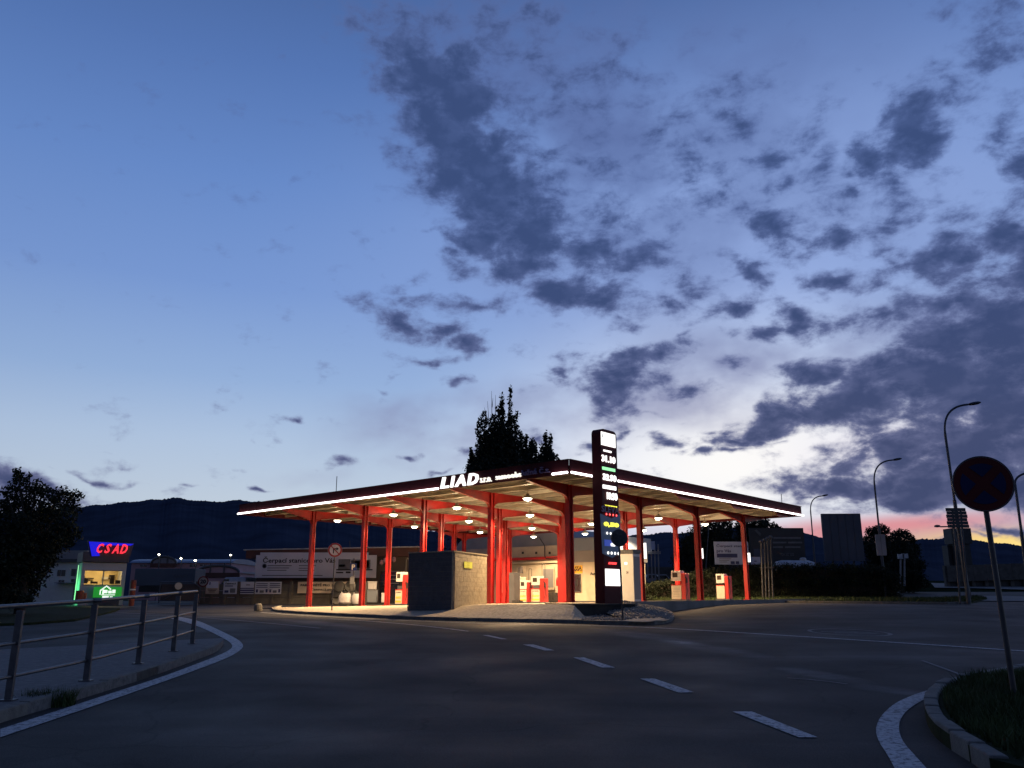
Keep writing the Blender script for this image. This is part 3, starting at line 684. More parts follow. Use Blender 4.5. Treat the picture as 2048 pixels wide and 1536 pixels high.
# ------------------------------------------------------------------ canopy of the fuel station
can = empty('fuel_canopy', (E0.x, E0.y, ZF(0, 0)))
tag(can, 'big red steel fuel station canopy with white light strips along its edge', 'canopy')
cols_ = [(u, v) for v in range(4) for u in range(5)]+[(5, 3)]
def Lc(u, v, z): return tuple(L(u, v, z))
def fbox(mb, u0, u1, v0, v1, z0, z1):
    b = [Lc(u1, v0, z0), Lc(u0, v0, z0), Lc(u0, v1, z0), Lc(u1, v1, z0)]; t = [Lc(u1, v0, z1), Lc(u0, v0, z1), Lc(u0, v1, z1), Lc(u1, v1, z1)]
    return mb.hexa(b, t)
ZJ = 5.98
for (iu, iv) in cols_:
    u, v = iu*SU, iv*SV; z0 = ZF(u, v)-.05; mb = MB(); w = .115
    # two channels back to back with a gap: flanges towards both road sides
    fbox(mb, u-w, u+w, v-.125, v-.103, z0, 6.61); fbox(mb, u-w, u+w, v+.103, v+.125, z0, 6.61)
    fbox(mb, u-.045, u-.03, v-.103, v+.103, z0, 6.61); fbox(mb, u+.03, u+.045, v-.103, v+.103, z0, 6.61)
    co_ = part('column', M['red'], can, mb)
    bp = MB(); fbox(bp, u-.19, u+.19, v-.20, v+.20, z0, z0+.09)
    part('base_plate', M['red'], co_, bp)
    # haunched tapering arms both ways
    for sgn in (-1, 1):
        ends = SV/2
        if iv == 0 and sgn < 0: ends = -(-3.15+(u+2.35)*1.15/25.85)-.03
        prof = [(.125, 5.80), (.16, 5.95), (.25, 6.07), (.45, 6.16), (ends, 6.50), (ends, 6.62), (.125, 6.62)]
        a = MB(); a.prism([Lc(u+.012, v+sgn*s, z) for s, z in prof], tuple(-U*.024))
        for (s0, za), (s1, zb) in zip(prof[:4], prof[1:5]):
            b = [Lc(u+.08, v+sgn*s0, za-.02), Lc(u-.08, v+sgn*s0, za-.02), Lc(u-.08, v+sgn*s1, zb-.02), Lc(u+.08, v+sgn*s1, zb-.02)]
            t = [(p[0], p[1], p[2]+.02) for p in b]; a.hexa(b, t)
        fbox(a, u-.08, u+.08, *sorted((v+sgn*.125, v+sgn*ends)), 6.605, 6.62)
        part('arm', M['red'], can, a)
    # drain pipe strapped to some columns
    if (iu, iv) in ((0, 0), (2, 0), (4, 0), (4, 1), (1, 1), (0, 2)):
        dp = MB().tube([Lc(u-.19, v+.02, z0+.05), Lc(u-.19, v+.02, ZJ)], .04, 8); part('drain_pipe', M['red'], can, dp)
# roof corners as measured (slightly out of square)
RC = [(-2.35, -3.15), (23.5, -2.0), (23.3, 22.0), (-2.5, 21.1)]
def rp(s, t):   # bilinear over the roof: s along u, t along v
    a = np.array(RC[0])*(1-s)+np.array(RC[1])*s; b = np.array(RC[3])*(1-s)+np.array(RC[2])*s; return a*(1-t)+b*t
for k in range(17):
    t = (k+.25)/16.8; a, b = rp(0.01, t), rp(.995, t); mb = MB()
    d = .035
    b_ = [Lc(b[0], b[1]-d, 6.625), Lc(a[0], a[1]-d, 6.625), Lc(a[0], a[1]+d, 6.625), Lc(b[0], b[1]+d, 6.625)]
    mb.hexa(b_, [(p[0], p[1], 6.79) for p in b_])
    b_ = [Lc(b[0], b[1]+d, 6.625), Lc(a[0], a[1]+d, 6.625), Lc(a[0], a[1]+d+.05, 6.625), Lc(b[0], b[1]+d+.05, 6.625)]
    mb.hexa(b_, [(p[0], p[1], 6.64) for p in b_])
    part('purlin', M['purlin'], can, mb)
# corrugated sheet, ribs running along v
ns = 118; vs = []; fs = []
for i in range(ns*4+1):
    s = i/(ns*4); z = 6.795 if (i % 4) in (0, 1) else 6.845
    for t in (0.0, 1.0): q = rp(s, t); vs.append(Lc(q[0], q[1], z))
fs = [(2*i, 2*i+1, 2*i+3, 2*i+2) for i in range(ns*4)]
part('roof_sheet', M['sheet'], can, MB().add(vs, fs))
q = [Lc(*RC[i], 6.86) for i in range(4)]
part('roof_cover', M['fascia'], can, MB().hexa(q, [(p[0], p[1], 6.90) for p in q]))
# fascia in sheets with joints
def fascia_side(i, j, n, z0=6.54, z1=7.13):
    a, b = np.array(RC[i]), np.array(RC[j]); d = (b-a)/np.linalg.norm(b-a); nrm = np.array((d[1], -d[0]))
    ctr = np.mean(np.array(RC), 0)
    if nrm.dot(a-ctr) < 0: nrm = -nrm
    for k in range(n):
        p = a+(b-a)*(k/n)+d*.006; q2 = a+(b-a)*((k+1)/n)-d*.006
        bt = [Lc(*p, z0), Lc(*q2, z0), Lc(*(q2+nrm*.06), z0), Lc(*(p+nrm*.06), z0)]
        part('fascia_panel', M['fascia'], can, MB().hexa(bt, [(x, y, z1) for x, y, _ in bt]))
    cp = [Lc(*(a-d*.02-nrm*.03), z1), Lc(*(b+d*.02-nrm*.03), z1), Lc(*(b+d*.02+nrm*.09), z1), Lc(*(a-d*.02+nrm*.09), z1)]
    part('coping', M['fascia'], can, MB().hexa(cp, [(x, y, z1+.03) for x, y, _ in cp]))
    return d, nrm
dA, nA = fascia_side(0, 1, 13); dB, nB = fascia_side(0, 3, 12); fascia_side(1, 2, 12); fascia_side(3, 2, 13)
def tube_between(a, b, nrm, z=6.60):
    part('light_tube', M['tube'], can, MB().tube([Lc(*(a+nrm*.12), z), Lc(*(b+nrm*.12), z)], .048, 8))
def along(i, j, u=None, v=None):
    a, b = np.array(RC[i]), np.array(RC[j])
    t = (u-a[0])/(b[0]-a[0]) if u is not None else (v-a[1])/(b[1]-a[1]); return a+(b-a)*t
tube_between(along(0, 1, u=5.45), np.array(RC[1]), nA)
tube_between(np.array(RC[0])+nB*.0, along(0, 1, u=-1.55), nA)
tube_between(np.array(RC[0]), np.array(RC[3])+dB*.12, nB)
# red edge girder behind the strip of the right hand face, tapering between the columns
for k in range(4):
    v0 = k*6.03-.25; v1 = min(v0+3.6, 20.9); e = MB()
    pr = [(v0, 6.58), (v0+.5, 6.36), (v0+1.2, 6.36), (v1, 6.57), (v1, 6.62), (v0, 6.62)]
    e.prism([Lc(-2.22, s, z) for s, z in pr], tuple(U*.03)); part('edge_girder', M['red'], can, e)
# roof lettering on the left hand face
def uz(px, py, z=6.6): p = at_z(px, py, z); return u_of(p)
yA = math.atan2(*( (Vector(Lc(*RC[0], 0))-Vector(Lc(*RC[1], 0))).yx ))
def on_face(u, z): q = along(0, 1, u=u)+nA*.10; return Lc(q[0], q[1], z)
def face_text(s, u0, u1, z, h, m, **kw):
    a = Vector(on_face(u0, z)); b = Vector(on_face(u1, z))
    return text_obj(s, m, can, a, yA, width=(b-a).length, height=h, depth=.08, **kw)
for ch, u0, u1 in (('L', 5.30, 4.74), ('I', 4.62, 4.36), ('A', 4.33, 3.62), ('D', 3.50, 2.80)):
    face_text(ch, u0, u1, 6.58, .52, M['led'], bold=.03, shear=.18, name='letter')
face_text('s.r.o.', 2.68, 1.98, 6.62, .21, M['ledsoft'], bold=.0, name='lettering')
face_text('samoobs', 1.72, .22, 6.66, .24, M['ledsoft'], bold=.005, name='lettering', label='lit half of the small lettering')
face_text('lužná č.s.', .17, -1.40, 6.69, .27, M['unlit'], bold=.0, name='lettering', label='unlit half of the small lettering')
part('antenna', M['pole'], can, MB().tube([Lc(15.5, -1, 6.9), Lc(15.5, -1, 8.3)], .02, 6))
part('antenna', M['pole'], can, MB().tube([Lc(-1.8, 20, 6.9), Lc(-1.8, 20, 7.9)], .02, 6))

# hanging lamps
def make_lamp():
    root = empty('hanging_lamp', (0, 0, 0)); mb = MB()
    mb.tube([(0, 0, .10), (0, 0, .34)], .02, 6); mb.box((0, 0, .30), (.34, .05, .03)).build('bracket', M['lamp_metal'], root)
    MB().lathe((0, 0, 0), [(.07, .13), (.09, .12), (.10, .02), (.09, 0)], 14).build('housing', M['lamp_metal'], root, smooth=True)
    d = MB(); n = 20; vs = []; prof = [(.09, .03), (.17, 0), (.235, -.06), (.25, -.10), (.24, -.10), (.225, -.058), (.16, .008), (.08, .02)]
    for r, z in prof:
        for k in range(n): vs.append((r*math.cos(2*math.pi*k/n), r*math.sin(2*math.pi*k/n), z))
    d.add(vs, [(i*n+k, i*n+(k+1) % n, (i+1)*n+(k+1) % n, (i+1)*n+k) for i in range(len(prof)-1) for k in range(n)])
    d.build('reflector', M['lamp_metal'], root, smooth=True)
    MB().lathe((0, 0, -.11), [(.21, .012), (.19, -.04), (.12, -.085), (.04, -.10)], 16).build('lens', M['lens'], root, smooth=True)
    return root
lamp_px = [(1055,997,'hanging lamp nearest the canopy corner, right of the white roof lettering'), (914,1015,'hanging lamp just below the large white roof lettering'), (787,1029,'hanging lamp between the second and third front columns from the left'), (675,1041,'leftmost hanging lamp, beside the first column'),
 (1060,1030,'second lamp of the row going back from the lamp nearest the corner'), (938,1042,'hanging lamp above the top right corner of the block wall'), (829,1053,'hanging lamp above the left end of the block wall'), (1064,1056,'third lamp of the row going back from the lamp nearest the corner'), (960,1064,'small hanging lamp low over the right edge of the block wall'),
 (1067,1073,'farthest lamp above the kassa wall, fourth in its row'), (1317,1036,'brightest lamp right of the price pylon'), (1183,1047,'hanging lamp touching the left edge of the price pylon'), (1170,1067,'lower of the two lamps left of the price pylon'), (1287,1060,'lamp seen beside the slim column right of the pylon'), (1410,1048,'rightmost hanging lamp, by the third column of the right face')]
lproto = make_lamp(); lamp_pts = []
pl_ = bpy.data.lights.new('lamp_light', 'SPOT'); pl_.energy = 2900; pl_.color = (1, .66, .35); pl_.shadow_soft_size = .12; pl_.spot_size = R(148); pl_.spot_blend = .3
pl2 = bpy.data.lights.new('lamp_glow', 'POINT'); pl2.energy = 85; pl2.color = (1, .76, .46); pl2.shadow_soft_size = .12
lo2 = bpy.data.objects.new('lamp_glow', pl2); col.objects.link(lo2); lo2.parent = lproto; lo2.location = (0, 0, -.36)
lo = bpy.data.objects.new('lamp_light', pl_); col.objects.link(lo); lo.parent = lproto; lo.location = (0, 0, -.34)
for i, (px, py, lb) in enumerate(lamp_px):
    p = at_z(px, py, 6.20); o = lproto if i == 0 else copy_tree(lproto); o.location = (p.x, p.y, 6.30)
    tag(o, lb, 'lamp', 'hanging lamps under the canopy'); lamp_pts.append(p)
# ------------------------------------------------------------------ price pylon
def hit_plane(px, py, P0, n):
    r = ray(px, py); t = (P0.x*n.x+P0.y*n.y)/(r[0]*n.x+r[1]*n.y); return Vector((r[0]*t, r[1]*t, 1.6+r[2]*t))
pb = at_y(1210, 1205, 34.3); PF = Vector((pb.x, pb.y, 0)); NF = -U
sw = (hit_plane(1241, 1150, PF, NF)-hit_plane(1208.2, 1150, PF, NF)).xy.length
z_top = at_y(1196, 856, 34.3).z; z_bot = 1.38
pyl = empty('price_pylon', (PF.x, PF.y, z_bot)); tag(pyl, 'tall dark red price pylon with lit white numbers beside the canopy corner', 'price sign')
def Pp(s, t, z): q = PF+V*s+U*t; return (q.x, q.y, z)      # s across the face, t into the body
rr = .22; th_ = .46; pr = [(0, z_bot), (sw, z_bot)]
for a in np.linspace(0, 90, 6): pr.append((sw-rr+rr*math.cos(R(a)), z_top-rr+rr*math.sin(R(a))))
for a in np.linspace(90, 180, 6): pr.append((rr+rr*math.cos(R(a)), z_top-rr+rr*math.sin(R(a))))
part('body', M['pylon'], pyl, MB().prism([Pp(s, 0, z) for s, z in pr], tuple(U*th_)))
yV = math.atan2(V.y, V.x)
def pyl_quad(name, px0, py0, px1, py1, m, depth=.03, label=None):   # px0,py0 upper left ; px1,py1 lower right, on the face
    a = hit_plane(px0, py0, PF, NF); b = hit_plane(px1, py1, PF, NF)
    s0 = (a-PF).dot(V); s1 = (b-PF).dot(V); za, zb = a.z, b.z
    s0, s1 = max(s0, .02), min(s1, sw-.02)
    bt = [Pp(s0, -depth, zb), Pp(s1, -depth, zb), Pp(s1, -.002, zb), Pp(s0, -.002, zb)]
    return part(name, M[m], pyl, MB().hexa(bt, [(x, y, za) for x, y, _ in bt]), label=label)
def pyl_text(s, px0, py0, px1, py1, m, bold=.03, name='lettering', **kw):
    a = hit_plane(px0, py0, PF, NF); b = hit_plane(px1, py1, PF, NF); w = (b-a).dot(V)
    p = a+U*(-.045); return text_obj(s, M[m], pyl, (p.x, p.y, b.z), yV, width=w, height=a.z-b.z, depth=.03, bold=bold, name=name, **kw)
pyl_quad('logo_panel', 1197.7, 862, 1230, 896, 'led')
a = hit_plane(1203, 868, PF, NF)+U*(-.035); part('emblem', M['blueprint'], pyl, MB().box((a.x, a.y, a.z-.08), (.05, .01, .16), yV))
pyl_quad('name_strip', 1206.5, 899, 1222, 906, 'led')
pyl_text('31.10', 1201.5, 909, 1229, 928.5, 'led', .035, 'digits')
pyl_quad('name_strip', 1204, 933, 1229.5, 944, 'ledgreen')
pyl_text('32.90', 1204, 946.5, 1231, 965, 'led', .055, 'digits')
pyl_quad('name_strip', 1205, 969, 1231.5, 981, 'led')
pyl_text('19.90', 1212, 984, 1233, 1002, 'led', .055, 'digits')
pyl_text('TANKUJ', 1208, 1009.5, 1232, 1015.5, 'ledyellow', .02)
pyl_text('SLEVA', 1201.5, 1011, 1236.5, 1028, 'unlit', -.0)
def pyl_dots(n, x0, y0, x1, y1, m, r=.05):
    a = hit_plane(x0, y0, PF, NF); b = hit_plane(x1, y1, PF, NF); mb = MB()
    for k in range(n):
        q = a.lerp(b, k/(n-1)); q.z = (a.z+b.z)/2; mb.lathe(tuple(q-U*.05), [(r*.5, .012), (r, .004), (r, -.01)], 8, axis=tuple(-U))
    part('star_row', M[m], pyl, mb)
# shield shaped discount board
sh = [(1200, 1027), (1223, 1037), (1240, 1027), (1240.5, 1105), (1224.5, 1116), (1204.5, 1107)]
hp = [hit_plane(x, y, PF, NF)-U*.012 for x, y in sh]
part('shield_board', mat('slate blue board', (.035, .055, .10), .5, emit=(.03, .05, .11), estr=.35), pyl, MB().prism([tuple(q) for q in hp], tuple(U*.011)))
pyl_dots(4, 1211, 1028.5, 1231, 1031, 'ledred', .055); pyl_dots(4, 1211, 1028.5, 1231, 1031, 'led', .03)
pyl_text('0,50', 1206, 1043, 1236, 1057, 'ledyellow', .05, 'digits')
pyl_dots(2, 1212.5, 1066.5, 1219.5, 1067, 'led', .055)
pyl_quad('blue_patch', 1208, 1079, 1224, 1093, 'ledblue'); pyl_text('CNG', 1220, 1086, 1228, 1093, 'led', .03)
pyl_dots(4, 1214.5, 1105.5, 1235, 1107.5, 'led', .06)
pyl_text('AUTOMAT', 1215, 1124, 1231.5, 1129.5, 'ledred', .06)
pyl_quad('poster_panel', 1210, 1137.5, 1241, 1172, 'led')

# raised dark plinth carrying the pylon
A_ = P(1143, 1242); A_ = Vector((A_.x+.1, A_.y+.35, 0)); B_ = at_z(1292, 1204.5, 1.37); B_.z = 0
M_ = Vector((4.80, 33.9, 0)); pp = [A_, M_, B_, L(1.0, 6.0), L(1.3, -.3)]
zt_ = 1.385
plb = MB().prism([(p.x, p.y, .3) for p in pp], (0, 0, zt_-.36))
plr = empty('plinth', (A_.x, A_.y, .4)); tag(plr, 'dark rendered plinth under the price pylon', 'plinth')
part('body', M['darkwall'], plr, plb)
cc = sum(pp, Vector((0, 0, 0)))/5; pq = [cc+(p-cc)*1.015 for p in pp]
part('coping', M['darkwall'], plr, MB().prism([(p.x, p.y, zt_-.06) for p in pq], (0, 0, .06)))
# pebbles on the tip of the island
mb = []; fcs = []; base = np.array([(1,0,0),(-1,0,0),(0,1,0),(0,-1,0),(0,0,1),(0,0,-1)], float); ff = np.array([(0,2,4),(2,1,4),(1,3,4),(3,0,4)])
tipc = [P(1215, 1243), P(1330, 1238), P(1325, 1222), P(1300, 1215), P(1250, 1236)]
cnt = 0; tip_poly = [P(1160, 1246), P(1240, 1248), P(1335, 1245), P(1345, 1236), P(1322, 1222), P(1296, 1213)]
while cnt < 2600:
    x = nr.uniform(2, 13); y = nr.uniform(28, 50)
    if not inside_poly(tip_poly, x, y): continue
    # height of the apron there: nearest strip vertex
    r_ = nr.uniform(.03, .06); s_ = nr.uniform(.5, 1, 3)*r_
    mb.append((x, y, r_, s_)); cnt += 1
from mathutils.bvhtree import BVHTree
ime = bpy.data.objects['station_island'].data; bvh = BVHTree.FromPolygons([v_.co.copy() for v_ in ime.vertices], [tuple(p_.vertices) for p_ in ime.polygons])
pv = []; pf = []
for k, (x, y, r_, s_) in enumerate(mb):
    ht = bvh.ray_cast(Vector((x, y, 5)), Vector((0, 0, -1)))
    z = (ht[0].z if ht[0] else float(G(x, y))+.1)+.01
    pv.append(base*s_*1.3+(x, y, z)); pf.append(np.concatenate([ff, ff[:, ::-1]*0+np.array([(2,0,5),(1,2,5),(3,1,5),(0,3,5)])])+6*k)
tag(npmesh('pebbles', np.concatenate(pv), np.concatenate(pf), M['stone']), 'grey pebbles on the rounded tip of the island', kind='stuff')

# ------------------------------------------------------------------ block wall kiosk
c0 = P(906, 1230, .13); zc = c0.z-.04; c0 = Vector((c0.x, c0.y, 0))
ztop = at_y(906, 1103.5, c0.y).z
lf = at_y(814, 1227, c0.y+1.5); lf.z = 0
rb = at_y(973, 1208, c0.y+3.4); rb.z = 0
dl = (lf-c0); dr = (rb-c0)
if dr.length > 5.2: dr = dr.normalized()*5.2
# keep the far corner on the sight line of px 973
t_ = 0
wb = empty('block_kiosk', (c0.x, c0.y, zc)); tag(wb, 'windowless concrete block enclosure with a yellow notice on its lit side', 'enclosure')
def face_pt(o_, d_, t, z): q = o_+d_*t; return (q.x, q.y, z)
core = [c0+(dl.normalized()+dr.normalized())*.05, lf+(dr.normalized()-dl.normalized())*.05, lf+dr-(dl.normalized()+dr.normalized())*.05, rb+(dl.normalized()-dr.normalized())*.05]
part('core', M['mortar'], wb, MB().hexa([(p.x, p.y, .5) for p in core][::-1], [(p.x, p.y, ztop-.02) for p in core][::-1]))
nc = 13; ch = (ztop-zc)/nc
def block_face(o_, d_, inn, bmat='block'):
    Ld = d_.length; dd = d_.normalized(); nb = max(3, round(Ld/.40)); bl = Ld/nb
    for r_ in range(-2, nc):
        z0, z1 = zc+r_*ch+.003, zc+(r_+1)*ch-.003; off = .5*(r_ % 2); k = 0
        edges = [0]+[(i+off)*bl for i in range(0 if off else 1, nb+1) if 0 < (i+off)*bl < Ld]+[Ld]
        for a, b in zip(edges[:-1], edges[1:]):
            j = rnd.uniform(-.003, .004); p0 = o_+dd*(a+.003)-inn*j; p1 = o_+dd*(b-.003)-inn*j
            bt = [p0, p1, p1+inn*.09, p0+inn*.09]
            if (p1-p0).cross(inn).z < 0: bt = [bt[1], bt[0], bt[3], bt[2]]
            part('block', M[bmat], wb, MB().hexa([(p.x, p.y, z0) for p in bt], [(p.x, p.y, z1) for p in bt]))
inL = Vector((-dl.y, dl.x, 0)).normalized(); inL = inL if inL.dot(dr) > 0 else -inL
inR = Vector((-dr.y, dr.x, 0)).normalized(); inR = inR if inR.dot(dl) > 0 else -inR
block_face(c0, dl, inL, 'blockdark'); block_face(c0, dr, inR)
cpp = [c0-inL*.04-inR*.04, lf-inL*.04, lf+dr, rb-inR*.04]
part('coping', M['mortar'], wb, MB().hexa([(p.x, p.y, ztop) for p in cpp][::-1], [(p.x, p.y, ztop+.05) for p in cpp][::-1]))
nrm_r = -inR; a = hit_plane(927, 1123, c0, nrm_r); b = hit_plane(943, 1137, c0, nrm_r)
yR = math.atan2(dr.y, dr.x); m_ = (a+b)/2+nrm_r*.03
nt_ = tag(MB().box(tuple(m_), (abs((b-a).dot(dr.normalized())), .012, abs(a.z-b.z)), yR).build('notice', M['paper'], None, tuple(m_)), 'small yellow notice fixed to the lit side of the block enclosure', 'notice')
for k in range(3):
    l_ = MB().box((m_.x+nrm_r.x*.009, m_.y+nrm_r.y*.009, m_.z+.09-k*.09), (.28-.05*k, .006, .018), yR); part('print_line', mat('olive print', (.3, .33, .05), .8), nt_, l_)

# ------------------------------------------------------------------ things under the canopy
def at_uv_px(px, py, z):      # a spot on the forecourt seen at px,py
    p = at_z(px, py, z); return p
def FC(px, y):
    x = (px-1024)/F*y*1.0
    r = ray(px, 1200); x = r[0]*y; q = Vector((x, y, 0))-E0; return Vector((x, y, ZF(q.dot(U), q.dot(V))))
def loc_root(name, p, label, cat, group=None, yaw=YAW):
    r = empty(name, tuple(p), yaw); return tag(r, label, cat, group)
def lb(root, name, m, boxes, bevel=0, parent=None, label=None):    # boxes in the root's own axes
    mb = MB()
    for c, d in boxes: mb.box(c, d)
    o = mb.build(name, M[m], parent or root, bevel=bevel)
    if label: o['label'] = label
    return o
def ltext(root, s, m, x, y, z, w, h, bold=.02, name='lettering', parent=None):
    """lettering in the root's own axes, facing local -y"""
    o = text_obj(s, M[m], None, (x, y, z), 0, width=w, height=h, depth=.006, bold=bold, name=name); o.parent = parent or root; return o
M['pumpface'] = mat('cream pump panel', (.52, .47, .37), .45, var=.06, scale=5, stains=.12, stain_col=(.35, .28, .18))
def make_pump(p, label, hose=True, w=.95, h=1.72, panel=True, yaw=YAW, red=True, group='fuel pumps on the forecourt', side=1):
    r = loc_root('fuel_pump', p, label, 'fuel pump', group, yaw)
    lb(r, 'base', 'greydark', [((0, 0, .04), (w+.12, .56, .08))])
    lb(r, 'lower_cabinet', 'pumpface', [((-.14*side, 0, .47), (w*.68, .48, .76))], .01)
    lb(r, 'side_column', 'pillared', [((w*.36*side, 0, h*.46), (w*.28, .50, h*.92-.1))], .015)
    lb(r, 'trim', 'pillared', [((-.14*side, 0, .875), (w*.69, .49, .05))])
    if panel:
        ltext(r, 'ZDE TANKUJTE', 'blackprint', -.14*side-w*.25, -.245, .70, w*.5, .07); ltext(r, 'NONSTOP', 'yellow', -.14*side-w*.27, -.245, .38, w*.54, .13, .05)
        lb(r, 'orange_band', 'yellow', [((-.14*side, -.243, .22), (w*.62, .008, .10))])
    if hose:
        lb(r, 'neck', 'greydark', [((-.14*side, .02, 1.0), (w*.5, .36, .22))])
    hd = lb(r, 'head', 'white', [((-.14*side, 0, h-.33), (w*.68, .42, .55))], .012)
    lb(r, 'display', 'screen', [((-.20*side, -.214, h-.28), (w*.34, .012, .26))], parent=hd)
    nz = MB(); x = w*.52*side
    nz.box((x, -.12, 1.12), (.07, .10, .30)); nz.tube([(x, -.12, 1.26), (x, -.2, 1.34), (x, -.3, 1.26)], .022, 6); nz.build('nozzle', M['black'], r)
    hs = MB().tube([(x, -.1, 1.0), (x+.05*side, -.16, .55), (x+.02*side, -.2, .28), (x-.12*side, -.22, .32), (x-.18*side, -.2, .8)], .018, 6); hs.build('hose', M['black'], r, smooth=True)
    if hose:
        hx = w*.30*side; m_ = MB(); H = h+.72
        m_.tube([(hx-.12, .05, h-.1), (hx-.12, .05, H-.12), (hx-.08, .05, H-.03), (hx, .05, H), (hx+.08, .05, H-.03), (hx+.12, .05, H-.12), (hx+.13, .03, h), (hx+.24, 0, .75), (hx+.28, 0, .25)], .016, 6)
        m_.build('hose_mast', M['black'], r, smooth=True)
    return r
make_pump(FC(1079, 55), 'larger cream and red pump with hose mast in front of the grey window', w=1.02, h=1.72)
make_pump(FC(1054, 56), 'smaller cream and red pump standing left of the larger one', w=.82, h=1.5)
make_pump(FC(806, 50.5), 'cream and red pump half hidden by the left end of the block enclosure', w=.80, h=1.95)
p_ = make_pump(FC(1362, 49.5), 'pump with cream panels in front of the lit column right of the pylon', hose=False, w=.92, h=1.72, panel=False)
for k in range(6): lb(p_, 'print_line', 'printgrey', [((-.13, -.244, .25+k*.09), (.44-.05*(k % 3), .006, .012))])
make_pump(FC(1450, 53), 'cream pump with a drooping black hose between the two right hand columns', hose=False, w=.80, h=1.62, panel=False)
# dark cabinet and glowing vending machine left of the two pumps
p = FC(1029, 54.5); r = loc_root('cabinet', p, 'tall dark cabinet behind the cluster of columns', 'cabinet'); lb(r, 'body', 'greydark', [((0, 0, .95), (.42, .6, 1.9))], .01); lb(r, 'foot', 'black', [((.32, -.1, .1), (.5, .5, .2))])
p = FC(1040, 57.5); r = loc_root('vending_machine', p, 'pale vending machine with a glowing top sign beside the dark cabinet', 'vending machine')
lb(r, 'body', 'pumpface', [((0, 0, .85), (.62, .5, 1.7))], .01); lb(r, 'light_sign', 'ledsoft', [((0, -.27, 1.62), (.44, .05, .30))]); lb(r, 'coin_unit', 'greydark', [((-.02, -.27, 1.25), (.16, .05, .24))])
lb(r, 'edge_strip', 'ledgreen', [((-.325, -.2, .8), (.02, .05, 1.3))])
lb(r, 'camera_box', 'greydark', [((.12, -.1, 2.15), (.26, .3, .4))]); lb(r, 'sign_plate', 'walltan', [((.28, .0, 2.2), (.34, .02, .42))])
# payment kiosk right of the pylon
p = FC(1262, 41.5); r = loc_root('payment_kiosk', p, 'tall pale payment terminal with black header right of the pylon', 'payment terminal')
lb(r, 'body', 'white', [((0, 0, 1.12), (.78, .62, 2.24))], .015); lb(r, 'header', 'greydark', [((0, 0, 2.34), (.86, .70, .19))], .01)
lb(r, 'lit_button', 'led', [((-.02, -.318, 1.78), (.13, .012, .10))]); lb(r, 'side_panel', 'grey', [((.394, 0, 1.1), (.012, .54, 2.0))])
ltext(r, '24', 'blackprint', -.02, -.316, 1.3, .12, .12); ltext(r, '24', 'printgrey', -.3, -.36, 2.3, .3, .08)
# lit white tube boxes on the right hand columns
for (px, y0, y1, lb_) in [(1289, 1086, 1117, 'white lit tube box on the slim column just right of the pylon'), (1403, 1097, 1117, 'white lit tube box on the middle right column'), (1497.5, 1106, 1124, 'white lit tube box on the rightmost column')]:
    iv = {1289: 1, 1403: 2, 1497.5: 3}[px]; c_ = L(-.08, iv*SV, 0); a = at_y(px, y0, c_.y+.35); b = at_y(px, y1, c_.y+.35)
    mp_ = (a+b)/2; q = MB().box(tuple(mp_), (.16, .12, (a-b).length), YAW).build('light_box', M['led'], None, tuple(mp_)); tag(q, lb_, 'light box', 'lit boxes on the right hand columns')
    k_ = MB().box(tuple(mp_+Vector((-.08, 0, .1))), (.12, .03, .03), YAW); part('bracket', M['red'], q, k_)

# ------------------------------------------------------------------ station building
VB = 24.0
zb = 1.30
def wallbox(name, root, m, px0, px1, z0, z1, v=VB, depth=.3, off=0.0, bevel=0, label=None, pyref=1150):
    a = on_v(px0, pyref, v); b = on_v(px1, pyref, v); u0, u1 = u_of(a), u_of(b); mb = MB(); fbox(mb, min(u0, u1), max(u0, u1), v-off-(depth if off else 0), v-off if off else v+depth, z0, z1)
    return part(name, M[m], root, mb, bevel=bevel, label=label)
def zv(px, py, v=VB): return on_v(px, py, v).z
zw = zv(1080, 1092)
o_ = on_v(1000, 1200, VB); hall = empty('station_building', (o_.x, o_.y, zb)); tag(hall, 'long tan rendered building behind the pumps with red pipe and grey barrel roof', 'building')
wallbox('wall', hall, 'walltan', 838, 1124, zb-.1, zw, depth=9)
z1_, z2_ = zv(1070, 1127), zv(1070, 1121)
wallbox('lower_wall', hall, 'wallcream', 1000, 1123.5, zb+.72, z1_, off=.004, depth=.05)
wallbox('plinth_wall', hall, 'brick', 1000, 1123.5, zb-.1, zb+.72, off=.003, depth=.07)
wallbox('ledge', hall, 'wallcream', 840, 1124, z1_, z1_+.14, off=.02, depth=.26)
wallbox('red_pipe', hall, 'pillared', 840, 1124, z2_+.05, z2_+.27, off=.05, depth=.2)
for px in (1046, 1073, 1100): wallbox('vent_hole', hall, 'black', px-1.8, px+1.8, zv(px, 1108), zv(px, 1103.5), off=.001, depth=.04)
# window with frame and sill
wf = wallbox('window', hall, 'wallcream', 1086.5, 1110.5, zv(1098, 1178), zv(1098, 1135), off=.05, depth=.08)
wallbox('pane', wf, 'grey', 1088.5, 1108.5, zv(1098, 1175), zv(1098, 1138), off=.12, depth=.03); wallbox('sill', wf, 'concrete', 1085.5, 1111.5, zv(1098, 1180), zv(1098, 1177), off=.05, depth=.2)
cb_ = MB(); a = on_v(1085, 1077, VB-2.0); 
cb_.tube([tuple(on_v(1078, 1074, VB-.3)), tuple(on_v(1089, 1091, VB-.3)), tuple(on_v(1089.5, 1112, VB-.3)), tuple(on_v(1092, 1117, VB-.3)), tuple(on_v(1122, 1115, VB-.3))], .035, 6); part('conduit', M['black'], hall, cb_)
